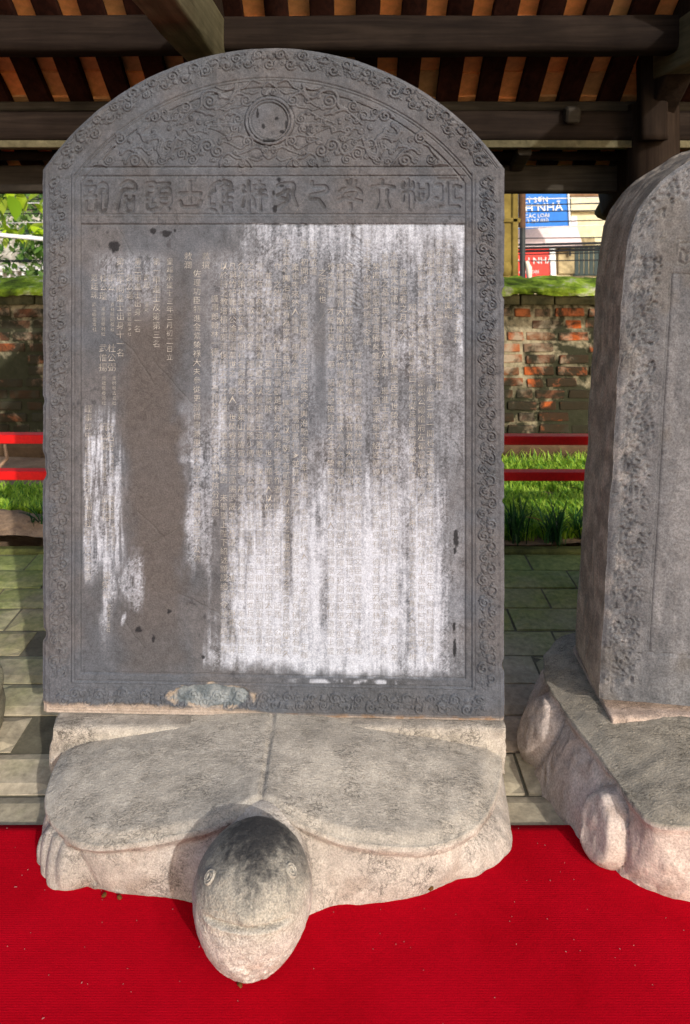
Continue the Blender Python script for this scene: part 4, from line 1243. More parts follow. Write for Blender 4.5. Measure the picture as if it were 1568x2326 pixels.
# a few dry buds on the stone and carpet
MAT['bud'] = plain('dry_bud', (.10, .045, .012), .9, .1, .4, 200)
for i, (x, y, z, lab) in enumerate(((-.505, 1.702, .052, 'tiny brown dry bud stuck on the pale turtle flank left of the head'), (-.53, 1.695, .014, 'dry brown bud at the turtle foot, outer of the pair left of the head'),
                                    (-.495, 1.69, .014, 'small dry brown bud at the foot of the turtle, nearer to the head'), (.19, 1.705, .02, 'dry brown bud on the turtle foot edge right of the head'), (-.205, 1.498, .013, 'bit of dark debris lying under the turtle chin'))):
    bm = bmesh.new()
    bmesh.ops.create_icosphere(bm, subdivisions=2, radius=.0045)
    for v in bm.verts: v.co *= 1 + .5 * (random.random() - .5); 
    for v in bm.verts: v.co.x *= 1.5; v.co.z *= .8
    o = bm_obj('dry_bud', bm, MAT['bud'], None, True); o.location = (x, y, z + .001); o.rotation_euler = (0, 0, i * 1.3)
    tag(o, lab, 'debris')

# ------------------------------------------------------------------ pavilion roof
pav = empty('timber_pavilion', (0, 2.7, 0))
tag(pav, 'dark timber pavilion with terracotta tile roof sheltering the steles', 'pavilion')
PY = 2.7
SL = .74
def zr(y): return 2.213 + SL * (2.70 - y)      # underside of the rafters
def Lp(x, y, z): return (x, y - PY, z)
# purlins (along x), from the eave inwards
rough_beam('purlin', Lp(-2.3, 2.70, 2.145), Lp(2.3, 2.70, 2.145), .13, .130, MAT['beam'], pav, seed=1, wob=.005)
rough_beam('purlin', Lp(-2.3, 3.03, 1.865), Lp(2.3, 3.03, 1.865), .12, .125, MAT['beam'], pav, seed=2, wob=.004)
rough_beam('purlin_lit_top', Lp(-2.3, 3.06, 1.945), Lp(2.3, 3.06, 1.945), .10, .045, MAT['beam_grey'], pav, seed=7, wob=.003, bev=.45)  # added grey strip paints the light along the purlin's rounded top
rough_beam('purlin_lit_underside', Lp(-2.3, 3.025, 1.795), Lp(2.3, 3.025, 1.795), .10, .028, MAT['tie'], pav, seed=8, wob=.002, bev=.1)  # added olive strip paints the light on the purlin's underside
rough_beam('eave_beam', Lp(-2.3, 3.30, 1.675), Lp(2.3, 3.30, 1.675), .11, .115, MAT['beam_grey'], pav, seed=3, wob=.003, bev=.12)
rough_beam('eave_board', Lp(-2.3, 3.315, 1.636), Lp(2.3, 3.315, 1.636), .12, .042, MAT['beam'], pav, seed=4, wob=.002, bev=.1)
rough_beam('eave_batten', Lp(-2.3, 3.22, 1.768), Lp(2.3, 3.22, 1.768), .05, .035, MAT['beam'], pav, seed=5, wob=.002, bev=.2)
# trusses along y at two bays
ang = math.atan(SL)
for tx, sd in ((-.472, 1), (1.20, 2)):
    rough_beam('tie_beam', Lp(tx, 1.45, 2.135), Lp(tx, 3.16, 2.10), .115, .17, MAT['tie'], pav, seed=10 + sd, wob=.004, bev=.08)
    rough_beam('principal_rafter', Lp(tx, 2.35, zr(2.35) - .075), Lp(tx, 3.42, zr(3.42) - .06), .10, .13, MAT['post'], pav, seed=14 + sd, wob=.004, bev=.1)
    rough_beam('eave_bracket', Lp(tx, 2.96, 1.81), Lp(tx, 3.46, 1.575), .105, .13, MAT['tie'] if sd == 1 else MAT['post'], pav, seed=18 + sd, wob=.006, bev=.2)
    rough_beam('bracket_nose', Lp(tx, 3.43, 1.595), Lp(tx, 3.54, 1.535), .10, .10, MAT['tie'], pav, seed=20 + sd, wob=.012, bev=.45, n=10)
    rough_beam('strut_post', Lp(tx - .045, 2.90, 1.80), Lp(tx - .045, 2.90, 2.36), .10, .08, MAT['post'], pav, up=Vector((0, 1, 0)), seed=22 + sd)
    # round column on its stone base
    V = []
    pr = [(.0, .10), (.05, .105), (.8, .108), (1.5, .10), (1.95, .095)]
    me = tube_mesh('column', [Lp(tx, 3.0, z) for z, _ in pr], [r for _, r in pr], 20)
    link('column', me, MAT['post'], pav)
# little tenons under the purlins
box('tenon', Lp(.87, 2.955, 1.905), (.055, .06, .06), MAT['beam_grey'], pav, Matrix.Rotation(R(18), 4, 'X'), .008)
rough_beam('stub_rafter', Lp(.705, 3.02, 1.775), Lp(.72, 3.24, 1.725), .055, .04, MAT['beam_grey'], pav, seed=31, wob=.003)
# rafters
RW = .084
xs = np.arange(-1.84, 1.85, .16)
ra_me = None
for i, x in enumerate(xs):
    o = rough_beam('rafter', Lp(x, 2.36, zr(2.36) + .016), Lp(x, 3.44, zr(3.44) + .016), RW, .032, MAT['rafter'], pav, seed=40 + i, wob=.003, bev=.1, n=14)
# tiles: one object each, lying on the rafters, overlapping down the slope
def tile_mesh(s):
    nx, ny = 5, 5
    X, Y = np.meshgrid(np.linspace(-.079, .079, nx), np.linspace(-.085, .085, ny))
    Z = .0025 * (fb2(X * 30 + s, Y * 30, 3, s) - .5) * 2 - .004 * (Y / .085) ** 2
    top = np.stack([X, Y, Z + .014], -1).reshape(-1, 3); bot = np.stack([X, Y, Z], -1).reshape(-1, 3)
    n = nx * ny
    ring = list(range(nx)) + [i * nx + nx - 1 for i in range(1, ny)] + [(ny - 1) * nx + i for i in range(nx - 2, -1, -1)] + [i * nx for i in range(ny - 2, 0, -1)]
    Q = list(grid_quads(ny, nx)) + list(grid_quads(ny, nx, off=n, flip=True))
    for a in range(len(ring)):
        b = ring[(a + 1) % len(ring)]; Q.append((ring[a], n + ring[a], n + b, b))
    me = arrays_mesh('roof_tile', np.concatenate([top, bot]), np.array(Q), smooth=False)
    me.materials.append(MAT['tile'])
    return me
TM = [tile_mesh(s) for s in range(5)]
for i in range(len(xs) - 1):
    for k in range(10):
        yy_ = 2.40 + k * .104 + random.uniform(-.006, .006)
        o = link('roof_tile', TM[random.randrange(5)], None, pav)
        o.location = Lp(xs[i] + .08 + random.uniform(-.002, .002), yy_, zr(yy_) + .046 + random.uniform(0, .003))
        o.rotation_euler = (-ang + R(4 + random.uniform(-1, 1)), R(random.uniform(-1, 1)), R(random.uniform(-1, 1)))
# unseen sheet added above the tiles to keep sky light from leaking in
X, Y = np.meshgrid(np.linspace(-2.2, 2.2, 60), np.linspace(2.34, 3.46, 40))
Z = zr(Y) + .085 + .012 * np.abs(np.sin(X * 3.14159 / .16))
V = np.stack([X, Y - PY, Z], -1)
link('sky_block_sheet', arrays_mesh('sky_block_sheet', V, grid_quads(40, 60)), plain('sky_block_brown', (.12, .07, .05), .9, .1, .4, 12), pav)

# red barrier rails at the back of the pavilion
MAT['red'] = plain('red_painted_rail', (.62, .004, .004), .45, .4, .1, 8, .05, .001)
rail = empty('red_barrier', (0, 3.34, 0))
tag(rail, 'two red painted rails along the garden side of the pavilion', 'railing')
box('rail', (-.2, 0, .553), (4.4, .05, .038), MAT['red'], rail, Matrix.Rotation(R(.15), 4, 'Y'), .003)
box('rail', (-.2, 0, .397), (4.4, .05, .038), MAT['red'], rail, Matrix.Rotation(R(.1), 4, 'Y'), .003)
for x in (-.62, -1.9, .62 - .4, 1.6):
    if abs(x) < 3: box('post', (x, .045, .30), (.05, .04, .60), MAT['red'], rail, None, .003)

# ------------------------------------------------------------------ garden
def grass_field(name, areas, seed):
    g = np.random.default_rng(seed); VS = []; QS = []; CS = []; b0 = 0
    for (x0, x1, y0, y1, n, hmin, hmax, w) in areas:
        x = g.uniform(x0, x1, n); y = g.uniform(y0, y1, n)
        keep = fb2(x * 4, y * 4, 3, 9) > .16
        x, y = x[keep], y[keep]; n = len(x)
        h = g.uniform(hmin, hmax, n); a = g.uniform(0, 6.283, n); ln = g.uniform(.2, 1.0, n) * h
        wv = w * g.uniform(.6, 1.2, n)
        z0 = bed_z(x, y) - .004
        dx, dy = np.cos(a), np.sin(a)
        P = np.zeros((n, 6, 3))
        for k, (f, ww) in enumerate(((0, .6), (.55, 1.0), (1.0, .12))):
            cx_ = x + dx * ln * f ** 1.6; cy_ = y + dy * ln * f ** 1.6; cz_ = z0 + h * (f - .18 * f * f)
            P[:, k * 2] = np.stack([cx_ - dy * wv * ww / 2, cy_ + dx * wv * ww / 2, cz_], -1)
            P[:, k * 2 + 1] = np.stack([cx_ + dy * wv * ww / 2, cy_ - dx * wv * ww / 2, cz_], -1)
        VS.append(P.reshape(-1, 3))
        i = b0 + np.arange(n)[:, None] * 6
        QS.append(np.concatenate([np.concatenate([i, i + 1, i + 3, i + 2], 1), np.concatenate([i + 2, i + 3, i + 5, i + 4], 1)]))
        t = g.random(n)
        c = mixc((.24, .44, .025), (.50, .66, .08), t); c = mixc(c, (.12, .28, .035), (g.random(n) < .22).astype(float))
        CS.append(np.repeat(c[:, None], 6, 1).reshape(-1, 3))
        b0 += n * 6
    return arrays_mesh(name, np.concatenate(VS), np.concatenate(QS), np.concatenate(CS))

def leaf_mat(name, trans=.4, rough=.5, spec=.3):
    m, nt, b = new_mat(name, rough, spec)
    at = N(nt, "ShaderNodeVertexColor"); at.layer_name = "Col"
    nt.links.new(at.outputs[0], b.inputs["Base Color"])
    tr = N(nt, "ShaderNodeBsdfTranslucent"); ms = N(nt, "ShaderNodeMixShader"); ms.inputs[0].default_value = trans
    nt.links.new(at.outputs[0], tr.inputs[0])
    out = nt.nodes["Material Output"]
    nt.links.new(b.outputs[0], ms.inputs[1]); nt.links.new(tr.outputs[0], ms.inputs[2]); nt.links.new(ms.outputs[0], out.inputs[0])
    return m
MAT['grass'] = leaf_mat('lawn_grass', .35)
MAT['leaf'] = leaf_mat('tree_leaf', .4, .45)
gm = grass_field('grass', [(.15, 2.3, 3.56, 4.62, 36000, .035, .085, .011), (-2.7, -.9, 3.78, 4.22, 14000, .03, .08, .010), (.15, 2.3, 4.6, 4.78, 1500, .03, .09, .008)], 3)
tag(link('grass', gm, MAT['grass']), 'bright sunlit green lawn between the pavilion and the brick wall', 'grass', kind='stuff')

# strap-leaved clumps along the edge
def strap_clump(n, h, seed):
    g = random.Random(seed); V = []; Q = []; C = []
    for i in range(n):
        a = g.uniform(0, 6.283); L_ = h * g.uniform(.6, 1.3); bend = g.uniform(.25, 1.0); w = g.uniform(.007, .012)
        bx, by = g.gauss(0, .025), g.gauss(0, .02)
        col = np.array(g.choice(((.018, .06, .014), (.03, .10, .022), (.05, .15, .03), (.012, .045, .018))))
        b0 = len(V); dx, dy = math.cos(a), math.sin(a)
        for k in range(6):
            f = k / 5; rad = bend * L_ * f ** 1.7 * .8; z = L_ * (f - .42 * bend * f ** 2.4)
            ww = w * (1 - f ** 3) * (.7 + .6 * f * (1 - f) * 2) + .0006
            V.append((bx + dx * rad - dy * ww / 2, by + dy * rad + dx * ww / 2, z)); V.append((bx + dx * rad + dy * ww / 2, by + dy * rad - dx * ww / 2, z))
            C += [col, col]
            if k: Q.append((b0 + 2 * k - 2, b0 + 2 * k - 1, b0 + 2 * k + 1, b0 + 2 * k))
    return arrays_mesh('foliage', V, np.array(Q), np.array(C))
CL = [strap_clump(60, .165, s) for s in range(4)]
spots = [(.62, 3.55, 'leftmost'), (.80, 3.57, 'second from the left'), (.965, 3.54, 'third from the left'), (1.12, 3.58, 'fourth from the left'), (1.27, 3.55, 'fifth from the left'), (1.43, 3.57, 'rightmost')]
for i, (x, y, pos) in enumerate(spots):
    o = empty('grass_clump', (x, y, .015), (0, 0, i * 1.1)); o.scale = (1, 1, random.uniform(.9, 1.2))
    tag(o, f'dark green strap-leaved clump at the lawn edge, {pos} of the row', 'plant', 'strap-leaved clumps along the lawn edge')
    link('foliage', CL[i % 4], MAT['leaf'], o)
o = empty('grass_clump', (-1.425, 3.62, .04), (0, 0, 2)); tag(o, 'single dark strap-leaved clump on the bare soil left of the large stele', 'plant', 'strap-leaved clumps along the lawn edge')
link('foliage', CL[2], MAT['leaf'], o); o.scale = (.9, .9, .72)
# dry roots and a fallen leaf
MAT['root'] = plain('dry_root', (.33, .20, .12), .9, .1, .3, 40)
for i, (pts, lab) in enumerate((([(-2.3, 4.42, .05), (-2.1, 4.38, .09), (-1.95, 4.36, .06), (-1.8, 4.4, .05)], 'long dry root lying on the bare soil by the brick wall at left'),
                                ([(-2.0, 4.37, .06), (-1.94, 4.42, .13), (-1.97, 4.46, .20)], 'short forked twig rising from the dry root at left'))):
    tag(link('dry_root', tube_mesh('dry_root', pts, [.012, .011, .009, .005][:len(pts)], 7), MAT['root']), lab, 'root')
def leaf_blade(l, w, n=5):
    V = []; Q = []
    for k in range(n):
        f = k / (n - 1); ww = w * math.sin(math.pi * min(1, .08 + f * .92)) ** .8
        for s in (-1, 0, 1): V.append((s * ww / 2, f * l, abs(s) * ww * .12 - l * .18 * f * f))
        if k:
            b = (k - 1) * 3
            Q += [(b, b + 1, b + 4, b + 3), (b + 1, b + 2, b + 5, b + 4)]
    return V, Q
lv, lq = leaf_blade(.085, .03)
for (x, y, z, c, lab) in ((1.235, 3.98, .10, (.02, .016, .01), 'dark curled dead leaf lying on the sunlit lawn'), (.90, 3.50, .13, (.30, .12, .03), 'orange brown leaf caught in the strap-leaved clumps')):
    o = link('fallen_leaf', arrays_mesh('fallen_leaf', lv, np.array(lq), np.tile(c, (len(lv), 1))), MAT['leaf']); o.location = (x, y, z); o.rotation_euler = (R(20), R(15), R(80)); tag(o, lab, 'leaf')

# ------------------------------------------------------------------ brick wall
WY = 4.90
wall = empty('brick_wall', (0, WY, 0))
tag(wall, 'old mossy brick wall with stained mortar along the garden', 'wall')
MAT['mortar'] = plain('old_lime_mortar', (.16, .125, .07), .95, .1, .35, 5, .6, .012, col2=(.40, .34, .23))
def damp(nt, p, n):
    """soot noise, helped along by rising damp in the lowest courses"""
    sp = N(nt, "ShaderNodeSeparateXYZ"); nt.links.new(p, sp.inputs[0])
    mr = N(nt, "ShaderNodeMapRange"); mr.inputs[1].default_value = .1; mr.inputs[2].default_value = .75; mr.inputs[3].default_value = .13; mr.inputs[4].default_value = 0
    nt.links.new(sp.outputs[2], mr.inputs[0])
    ad = N(nt, "ShaderNodeMath", operation='ADD'); nt.links.new(n, ad.inputs[0]); nt.links.new(mr.outputs[0], ad.inputs[1])
    return ad.outputs[0]
def brick_mat():
    m, nt, b = new_mat('old_brick', .9, .15)
    oi = N(nt, "ShaderNodeObjectInfo"); geo = N(nt, "ShaderNodeNewGeometry")
    mp = N(nt, "ShaderNodeMapping"); nt.links.new(geo.outputs["Position"], mp.inputs[0])
    p = mp.outputs[0]
    n1 = damp(nt, p, noise(nt, p, 3.8, 5, .68, .6)); n2 = noise(nt, p, 30, 5, .7); n3 = noise(nt, p, 7, 4, .6, .5)
    c = ramp(nt, oi.outputs["Random"], [(0, (.07, .045, .03)), (.25, (.20, .065, .026)), (.45, (.46, .10, .022)), (.62, (.16, .11, .07)), (.8, (.36, .10, .03)), (1, (.10, .07, .04))])
    c = mixn(nt, .7, c, ramp(nt, n2, [(.3, .6), (.7, 1.25)]), 'MULTIPLY')
    c = mixn(nt, ramp(nt, n3, [(.50, 0.0), (.64, .8)]), c, (.34, .29, .20))
    c = mixn(nt, ramp(nt, n1, [(.44, 0.0), (.56, .95)]), c, (.018, .018, .010))
    nt.links.new(c, b.inputs["Base Color"])
    bump(nt, b, [(n2, .6, .008)])
    return m
MAT['brick'] = brick_mat()
def mortar2():
    m, nt, b = new_mat('stained_mortar', .95, .1)
    geo = N(nt, "ShaderNodeNewGeometry"); mp = N(nt, "ShaderNodeMapping"); nt.links.new(geo.outputs["Position"], mp.inputs[0]); p = mp.outputs[0]
    n1 = damp(nt, p, noise(nt, p, 3.8, 5, .68, .6)); n2 = noise(nt, p, 26, 5, .7)
    c = ramp(nt, n2, [(.3, (.17, .14, .085)), (.7, (.40, .34, .22))])
    c = mixn(nt, ramp(nt, n1, [(.44, 0.0), (.56, .95)]), c, (.018, .02, .010))
    nt.links.new(c, b.inputs["Base Color"])
    bump(nt, b, [(n2, .7, .012)])
    return m
MAT['mortar2'] = mortar2()
X, Z = np.meshgrid(np.linspace(-4.2, 4.2, 260), np.linspace(-.16, 1.0, 50))
Yw = -.002 + .010 * (fb2(X * 8, Z * 8, 4, 7) - .5) * 2
V = np.stack([X, Yw, Z], -1)
link('mortar_core', arrays_mesh('mortar_core', V, grid_quads(50, 260)), MAT['mortar2'], wall)
box('wall_core', (0, .16, .42), (8.4, .25, 1.15), MAT['mortar'], wall)
def brick_mesh(w, h, s):
    bm = bmesh.new(); bm_box(bm, (0, 0, 0), (w, .05, h), None, .007, 2)
    for v in bm.verts:
        n = float(fb3(np.array([v.co.x * 25 + s * 9, v.co.y * 25, v.co.z * 25]), 3, s)) - .5
        v.co += v.co.normalized() * n * .012; v.co.x *= 1 + n * .05
    me = bpy.data.meshes.new('brick'); bm.to_mesh(me); bm.free(); me.materials.append(MAT['brick'])
    return me
BM = [brick_mesh(.185, .052, s) for s in range(4)]; BH = [brick_mesh(.10, .052, s + 10) for s in range(3)]
rb = random.Random(2)
z = .10; row = 0
while z < .97:
    for (xa, xb) in ((-2.75, -1.35), (.30, 2.15)):
        x = xa + (row % 2) * .1
        while x < xb:
            half = rb.random() < .28
            w = .10 if half else .185
            if rb.random() < .90:
                o = link('brick', (BH if half else BM)[rb.randrange(3)], None, wall)
                o.location = (x + w / 2, .008 + rb.uniform(-.004, .010), z + rb.uniform(-.004, .004)); o.rotation_euler = (0, R(rb.uniform(-1.5, 1.5)), R(rb.uniform(-1, 1)))
            x += w + rb.uniform(.018, .032)
    z += .074; row += 1
# plinth of the wall, cornice course and mossy coping
box('wall_foot', (0, -.03, .02), (8.4, .12, .16), plain('dark_earthy_render', (.09, .055, .03), .95, .1, .3, 9, .5, .01), wall, None, .02)
cr = random.Random(8); x = -2.9
MAT['cornice'] = plain('shade_toned_mossy_brick', (.02, .022, .010), .95, .1, .4, 9, .6, .01, col2=(.10, .085, .04))  # mossy brick darkened to paint in the shadow below the coping
while x < 2.4:
    w = cr.uniform(.20, .30)
    box('cornice_brick', (x + w / 2, -.005 + cr.uniform(-.006, .004), .998), (w - .008, .09, .062), MAT['cornice'], wall, None, .008, 2); x += w
def moss_mat():
    m, nt, b = new_mat('mossy_coping', .95, .1)
    v = coords(nt)
    n1 = noise(nt, v, 7, 5, .65, .3); n2 = noise(nt, v, 60, 4, .7)
    c = ramp(nt, n1, [(.34, (.05, .065, .012)), (.46, (.13, .20, .015)), (.56, (.26, .36, .03)), (.68, (.42, .40, .28))])
    c = mixn(nt, .7, c, ramp(nt, n2, [(.3, .55), (.7, 1.3)]), 'MULTIPLY')
    nt.links.new(c, b.inputs["Base Color"]); bump(nt, b, [(n2, .8, .012), (n1, .5, .03)])
    return m
prof = np.array([(-.075, 1.03), (-.08, 1.05), (-.065, 1.072), (0, 1.085), (.10, 1.108), (.20, 1.122), (.28, 1.12), (.30, 1.03)])
xs_ = np.linspace(-4.2, 4.2, 420)
tt = np.linspace(0, len(prof) - 1, 40)
py_ = np.interp(tt, range(len(prof)), prof[:, 0]); pz_ = np.interp(tt, range(len(prof)), prof[:, 1])
P = np.zeros((40, 420, 3)); P[..., 0] = xs_[None]; P[..., 1] = py_[:, None]; P[..., 2] = pz_[:, None]
nz = fb2(P[..., 0] * 14, tt[:, None] * .9 + P[..., 0] * 0, 4, 3) - .5
P[..., 2] += nz * .035; P[..., 1] += nz * .03
link('mossy_coping', arrays_mesh('mossy_coping', P, grid_quads(40, 420)), moss_mat(), wall)

# ------------------------------------------------------------------ beyond the wall
# ochre gate column and dark utility pole
col = empty('ochre_column', (1.30, 6.5, 0)); tag(col, 'weathered, shade-toned ochre masonry column just beyond the brick wall', 'column')
MAT['ochre'] = plain('shade_toned_ochre_plaster', (.10, .07, .014), .9, .15, .3, 4, .3, .01, col2=(.26, .19, .05))  # ochre kept dark so the column's shade is in its colour
box('shaft', (0, 0, 1.9), (.26, .26, 4.0), MAT['ochre'], col, None, .02, 2)
box('corner_strip', (.105, -.135, 1.9), (.05, .03, 4.0), MAT['ochre'], col, None, .008)
box('corner_strip', (-.105, -.135, 1.9), (.05, .03, 4.0), MAT['ochre'], col, None, .008)
for zz in (1.02, 1.50, 2.3): box('band_course', (0, 0, zz), (.30, .30, .04), MAT['ochre'], col, None, .008)
bm = bmesh.new(); bmesh.ops.create_uvsphere(bm, u_segments=20, v_segments=12, radius=.05, matrix=Matrix.Translation((.03, -.13, 1.10)) @ Matrix.Diagonal((1, .6, 1.3, 1)))
bm_obj('boss', bm, MAT['ochre'], col, True)
pole = empty('utility_pole', (1.66, 7.2, -.12)); tag(pole, 'thin dark utility pole carrying cables, in front of the blue sign', 'pole')
MAT['iron'] = plain('dark_iron', (.03, .035, .035), .6, .4, .3, 20); MAT['bracket'] = plain('rusty_bracket', (.10, .05, .025), .8, .3, .3, 30)
link('shaft', tube_mesh('shaft', [(0, 0, 0), (0, 0, 1.4), (.01, 0, 4.6)], [.028, .026, .022], 12), MAT['iron'], pole)
link('shaft_sleeve', tube_mesh('shaft_sleeve', [(-.005, 0, 1.55), (-.005, 0, 4.0)], .034, 12), MAT['bracket'], pole)
for zz in (1.58, 1.93): link('bracket', tube_mesh('bracket', [(-.17, 0, zz - .06), (-.08, 0, zz), (0, 0, zz + .02)], .011, 8), MAT['bracket'], pole)
link('cable_bundle', tube_mesh('cable_bundle', [(.03, -.03, 1.24), (.05, -.03, 1.18), (.06, -.03, 1.05), (.05, -.03, .98), (.075, -.03, .93)], [.015, .03, .022, .012, .01], 8), plain('pale_cable_wrap', (.7, .62, .5), .8, .2), pole)

# shop house behind
shop = empty('shop_house', (3.9, 13, 0)); tag(shop, 'sunlit cream street house behind the wall with stained plaster', 'house')
MAT['cream'] = plain('cream_plaster', (.62, .52, .30), .9, .15, .12, 1.2, .1, .01, col2=(.80, .72, .50))
MAT['stain'] = plain('mould_stained_plaster', (.035, .028, .016), .9, .1, .4, 2.6, .3, .02, col2=(.62, .50, .28))
MAT['shutter'] = plain('dark_green_shutter', (.03, .048, .045), .6, .3, .1, 6)
MAT['white'] = plain('white_board', (.80, .78, .74), .7, .2, .05, 3)
MAT['pink'] = plain('pale_pink_awning', (.75, .60, .57), .8, .2, .08, 5)
box('wall', (.4, .35, 2.4), (4.6, .5, 5.2), MAT['cream'], shop)
box('upper_wall', (.75, .03, 2.6), (2.6, .12, 1.9), MAT['cream'], shop, None, .01)
box('stained_wall', (.02, .06, .90), (.62, .06, .62), MAT['stain'], shop, None, .01)
w = box('window', (.34, .055, .82), (.74, .04, .52), MAT['shutter'], shop); w.location.x = 0
w.data.transform(Matrix.Translation((.0, 0, 0)))
for k in range(9):
    box('slat', (.02 + k * .082, .03, .82), (.07, .016, .49), MAT['shutter'], w, None, .003)
box('brick_parapet', (.7, -.02, 2.02), (2.6, .10, .24), plain('dark_red_parapet', (.16, .07, .04), .9, .1, .4, 4, col2=(.34, .22, .12)), shop, None, .01)
aw = box('awning', (0, 0, 0), (1.25, .5, .03), MAT['pink'], shop, None, .005); aw.location = (-.62, -.15, 1.24); aw.rotation_euler = (R(52), R(-4), 0)
vb = box('awning_valance', (0, 0, 0), (1.25, .02, .16), MAT['white'], shop, None, .004); vb.location = (-.60, .02, 1.46); vb.rotation_euler = (0, R(-3), 0)
box('downpipe', (-.11, -.03, 1.9), (.03, .04, 2.0), MAT['iron'], shop, None, .005)
box('heap', (-.02, -.05, .50), (.55, .2, .12), MAT['stain'], shop, None, .04, 2)
# signs
def sign(name, loc, w, h, mat, label, lines, frame=None, yaw=0, roll=0):
    r = empty(name, loc, (0, R(roll), R(yaw))); tag(r, label, 'sign', 'shop signs across the street')
    box('board', (0, .03, 0), (w, .05, h), mat, r, None, .006)
    if frame: box('edge_strip', (w / 2 + frame / 2 + .003, .02, 0), (frame, .08, h * 1.02), MAT['white'], r, None, .006)
    for body, x, z, size in lines:
        me = text_mesh(body, 'CENTER', 2)
        V = np.array([v.co[:] for v in me.vertices]); F = [tuple(p.vertices) for p in me.polygons]
        # bold the strokes a little by extruding
        A = np.stack([V[:, 0] * size + x, np.zeros(len(V)), V[:, 1] * size + z], -1)
        m2 = bpy.data.meshes.new('lettering'); m2.from_pydata(A.tolist(), [], F); m2.update()
        bm = bmesh.new(); bm.from_mesh(m2); bmesh.ops.recalc_face_normals(bm, faces=bm.faces)
        g = bmesh.ops.extrude_face_region(bm, geom=list(bm.faces)); bmesh.ops.translate(bm, vec=(0, .018, 0), verts=[e for e in g['geom'] if isinstance(e, bmesh.types.BMVert)])
        bmesh.ops.translate(bm, vec=(0, -.012, 0), verts=bm.verts)
        bm.to_mesh(m2); bm.free(); bpy.data.meshes.remove(me)
        link('lettering', m2, MAT['white'], r)
    return r
MAT['blue'] = plain('blue_sign_sheet', (.012, .16, .55), .5, .3, .1, 2)
MAT['redsign'] = plain('red_sign_sheet', (.72, .05, .035), .5, .3, .08, 2)
sign('shop_sign', (2.99, 12.2, 1.83), 1.06, .92, MAT['blue'], 'large blue shop sign with white lettering above the red one',
     [("ĐẠI LÝ SƠN", -.08, -.05, .115), ("HẠNH NHÃ", -.06, -.20, .19), ("SƠN CÁC LOẠI", -.06, -.29, .085), ("ĐT: 0912 267 010", -.10, -.37, .085)], .03, 0, -3)
sign('shop_sign', (2.90, 12.3, .82), .74, .48, MAT['redsign'], 'small red shop sign with white lettering just above the wall',
     [("HẠNH NHÃ", .02, -.02, .15), ("ĐẠI LÝ", -.22, .13, .06), ("SƠN CÁC LOẠI", -.05, -.17, .07)], .09, 0, -2)

# cables over the street
MAT['cable'] = plain('black_cable', (.02, .02, .022), .7, .2, .2, 30); MAT['cable_pale'] = plain('pale_cable', (.70, .66, .60), .6, .3, .1, 30)
cb = random.Random(4)
rows_ = [(1.93, 2.10, 9.0), (1.86, 2.00, 9.1), (1.79, 1.96, 9.2), (1.73, 1.86, 9.0), (1.66, 1.80, 9.3), (1.60, 1.70, 9.1), (1.42, 1.62, 9.2), (1.36, 1.55, 9.4), (1.18, 1.34, 9.0), (1.14, 1.30, 9.05), (1.10, 1.26, 9.1), (1.06, 1.22, 9.15), (1.30, 1.36, 9.3), (1.02, 1.10, 9.2), (1.55, 1.88, 9.5)]
CABLE = ['thin black cable, topmost of those across the blue sign', 'thin black cable second from the top across the blue sign', 'thin black cable crossing just over the blue sign lettering',
         'pale cable crossing the large white letters of the blue sign', 'thin black cable just under the large letters of the blue sign', 'thin black cable across the telephone line of the blue sign', 'thin black cable along the lower part of the blue sign',
         'pale cable passing in front of the pink awning', 'thick black cable, uppermost of the dark bundle over the red sign', 'thick black cable in the middle of the dark bundle over the red sign', 'thick black cable, lowest of the dark bundle over the red sign',
         'thin black cable just beneath the thick dark bundle', 'thin black cable at the lower edge of the pink awning', 'thin black cable, lowest of all, across the top of the red sign', 'steep pale cable slanting across the whole blue sign']
for i, (za, zb, yy_) in enumerate(rows_):
    pts = []
    for k in range(25):
        f = k / 24; x = -8 + 16 * f
        g = (x - 2) / 2.2
        pts.append((x, yy_, za + (zb - za) * (.5 + .28 * g) - .05 * (1 - ((f - .6) * 3) ** 2)))
    thick = .016 if i in (8, 9, 10) else .007
    pale = i in (3, 7, 14)
    if thick > .01: pts = pts[12:]
    tag(link('power_cable', tube_mesh('power_cable', pts, thick, 6), MAT['cable_pale' if pale else 'cable']), CABLE[i], 'cable', 'cables over the street')
# a pale tube across the left gap
tag(link('pale_conduit', tube_mesh('pale_conduit', [(-3.6, 6.8, 1.44), (-3.0, 6.8, 1.365), (-2.3, 6.8, 1.30), (-1.6, 6.8, 1.28)], .02, 10), MAT['white']), 'white tube strung through the leaves at the left edge', 'tube')

# house seen below the leaves at left
lh = empty('street_house', (-6.4, 16, 0)); tag(lh, 'pale low street house beyond the tree at the left edge', 'house')
MAT['pale'] = plain('pale_render', (.50, .47, .40), .9, .1, .15, 1.5)
box('wall', (0, .5, .9), (5, .8, 2.2), MAT['pale'], lh)
box('balcony_slab', (.1, .02, .50), (4.4, .3, .10), MAT['white'], lh, None, .01)
for k in range(26): box('baluster', (-1.9 + k * .15, -.08, .33), (.05, .05, .22), MAT['white'], lh, None, .005)
box('window', (-.25, .08, 1.15), (.24, .06, .5), MAT['shutter'], lh); box('window', (-.25 + .7, .08, .75), (.35, .06, .2), MAT['shutter'], lh); box('window', (-.3, .08, .72), (.2, .06, .2), MAT['shutter'], lh)
bm = bmesh.new()
bmesh.ops.create_grid(bm, x_segments=30, y_segments=4, size=1, matrix=Matrix.Translation((0, .3, 2.25)) @ Matrix.Rotation(R(28), 4, 'X') @ Matrix.Diagonal((2.7, .8, 1, 1)))
bm_obj('roof', bm, plain('grey_tile_roof', (.16, .12, .10), .9, .1, .3, 6), lh)

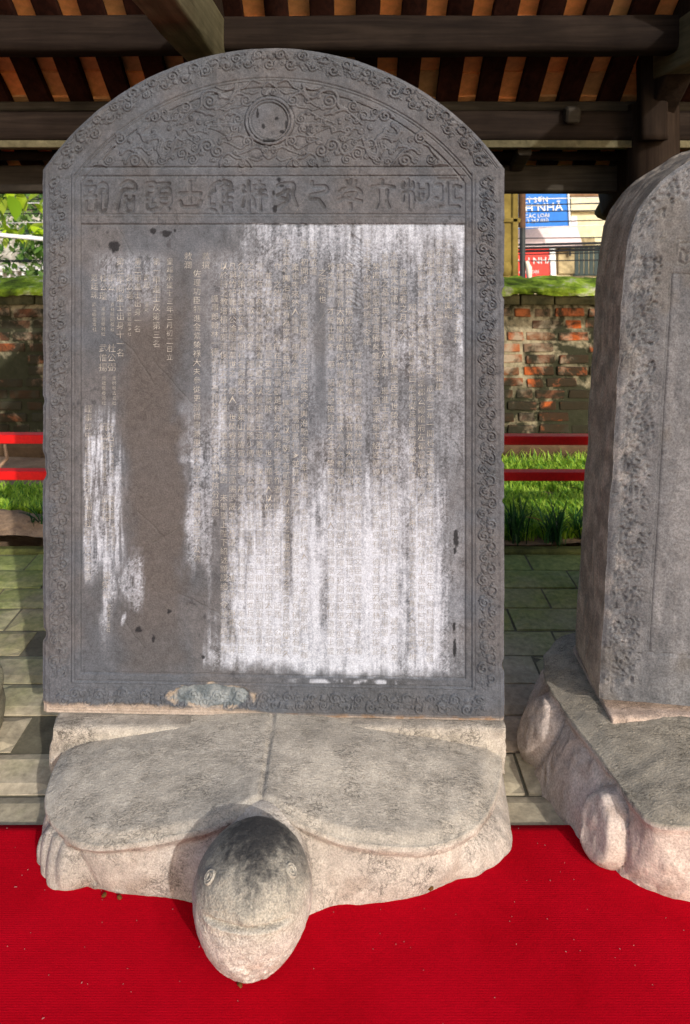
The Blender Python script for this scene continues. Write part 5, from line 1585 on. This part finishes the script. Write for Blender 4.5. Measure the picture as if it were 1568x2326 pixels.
# trees and bushes at left
def foliage(name, centre, rad, n, leaf, seed, cols_, parent, lo=None):
    g = np.random.default_rng(seed)
    d = g.normal(size=(n, 3)); d /= np.linalg.norm(d, axis=1)[:, None]
    P = d * (g.random(n) ** .45)[:, None] * np.array(rad) + np.array(centre)
    P = P[fb3(P * 2.2, 3, seed) > .42]
    lv, lq = leaf_blade(1, .45); lv = np.array(lv); lq = np.array(lq)
    VS = []; QS = []; CS = []
    for i, p in enumerate(P):
        s = leaf * g.uniform(.6, 1.25)
        az = g.uniform(0, 6.283); dr = g.uniform(-1.1, .1); rl = g.uniform(-.6, .6)
        M = (Matrix.Rotation(az, 3, 'Z') @ Matrix.Rotation(dr, 3, 'X') @ Matrix.Rotation(rl, 3, 'Y'))
        VS.append(lv * s @ np.array(M).T + p); QS.append(lq + i * len(lv))
        CS.append(np.tile(np.array(cols_[g.integers(len(cols_))]) * g.uniform(.8, 1.2), (len(lv), 1)))
    return link(name, arrays_mesh(name, np.concatenate(VS), np.concatenate(QS), np.concatenate(CS)), MAT['leaf'], parent)
YG = [(.30, .44, .012), (.42, .58, .02), (.16, .28, .01), (.55, .68, .08)]
MAT['bark'] = plain('grey_bark', (.14, .11, .08), .95, .1, .3, 20, .6, .02)
tr = empty('leafy_tree', (-3.6, 7.3, -.12)); tag(tr, 'bright yellow-green leafy tree over the wall at the left edge', 'tree')
link('trunk', tube_mesh('trunk', [(0, 0, 0), (-.05, .05, 1.0), (.05, 0, 2.0), (0, .1, 3.2)], [.16, .13, .10, .05], 12), MAT['bark'], tr)
link('limb', tube_mesh('limb', [(.03, 0, 1.6), (.35, -.1, 1.95), (.8, -.2, 2.1)], [.05, .035, .015], 8), MAT['bark'], tr)
link('limb', tube_mesh('limb', [(.0, 0, 1.3), (.3, -.15, 1.5), (.7, -.3, 1.48)], [.035, .02, .008], 8), MAT['bark'], tr)
foliage('crown', (.55, -.1, 2.35), (1.3, .8, .72), 620, .26, 5, YG, tr)
foliage('crown', (.72, -.35, 1.52), (.30, .15, .10), 26, .16, 6, YG, tr)
bu = empty('background_tree', (-6.0, 12.5, -.12)); tag(bu, 'darker green bushy tree standing before the pale house at left', 'tree')
link('trunk', tube_mesh('trunk', [(0, 0, 0), (.1, 0, .8), (0, .1, 1.6)], [.12, .1, .05], 10), MAT['bark'], bu)
foliage('crown', (1.0, 0, 1.25), (.75, .6, .85), 900, .13, 8, [(.05, .12, .02), (.10, .20, .03), (.20, .30, .08)], bu)
foliage('crown', (.1, .8, 2.0), (1.6, .8, .6), 900, .14, 9, [(.06, .13, .02), (.12, .22, .04), (.28, .38, .08)], bu)
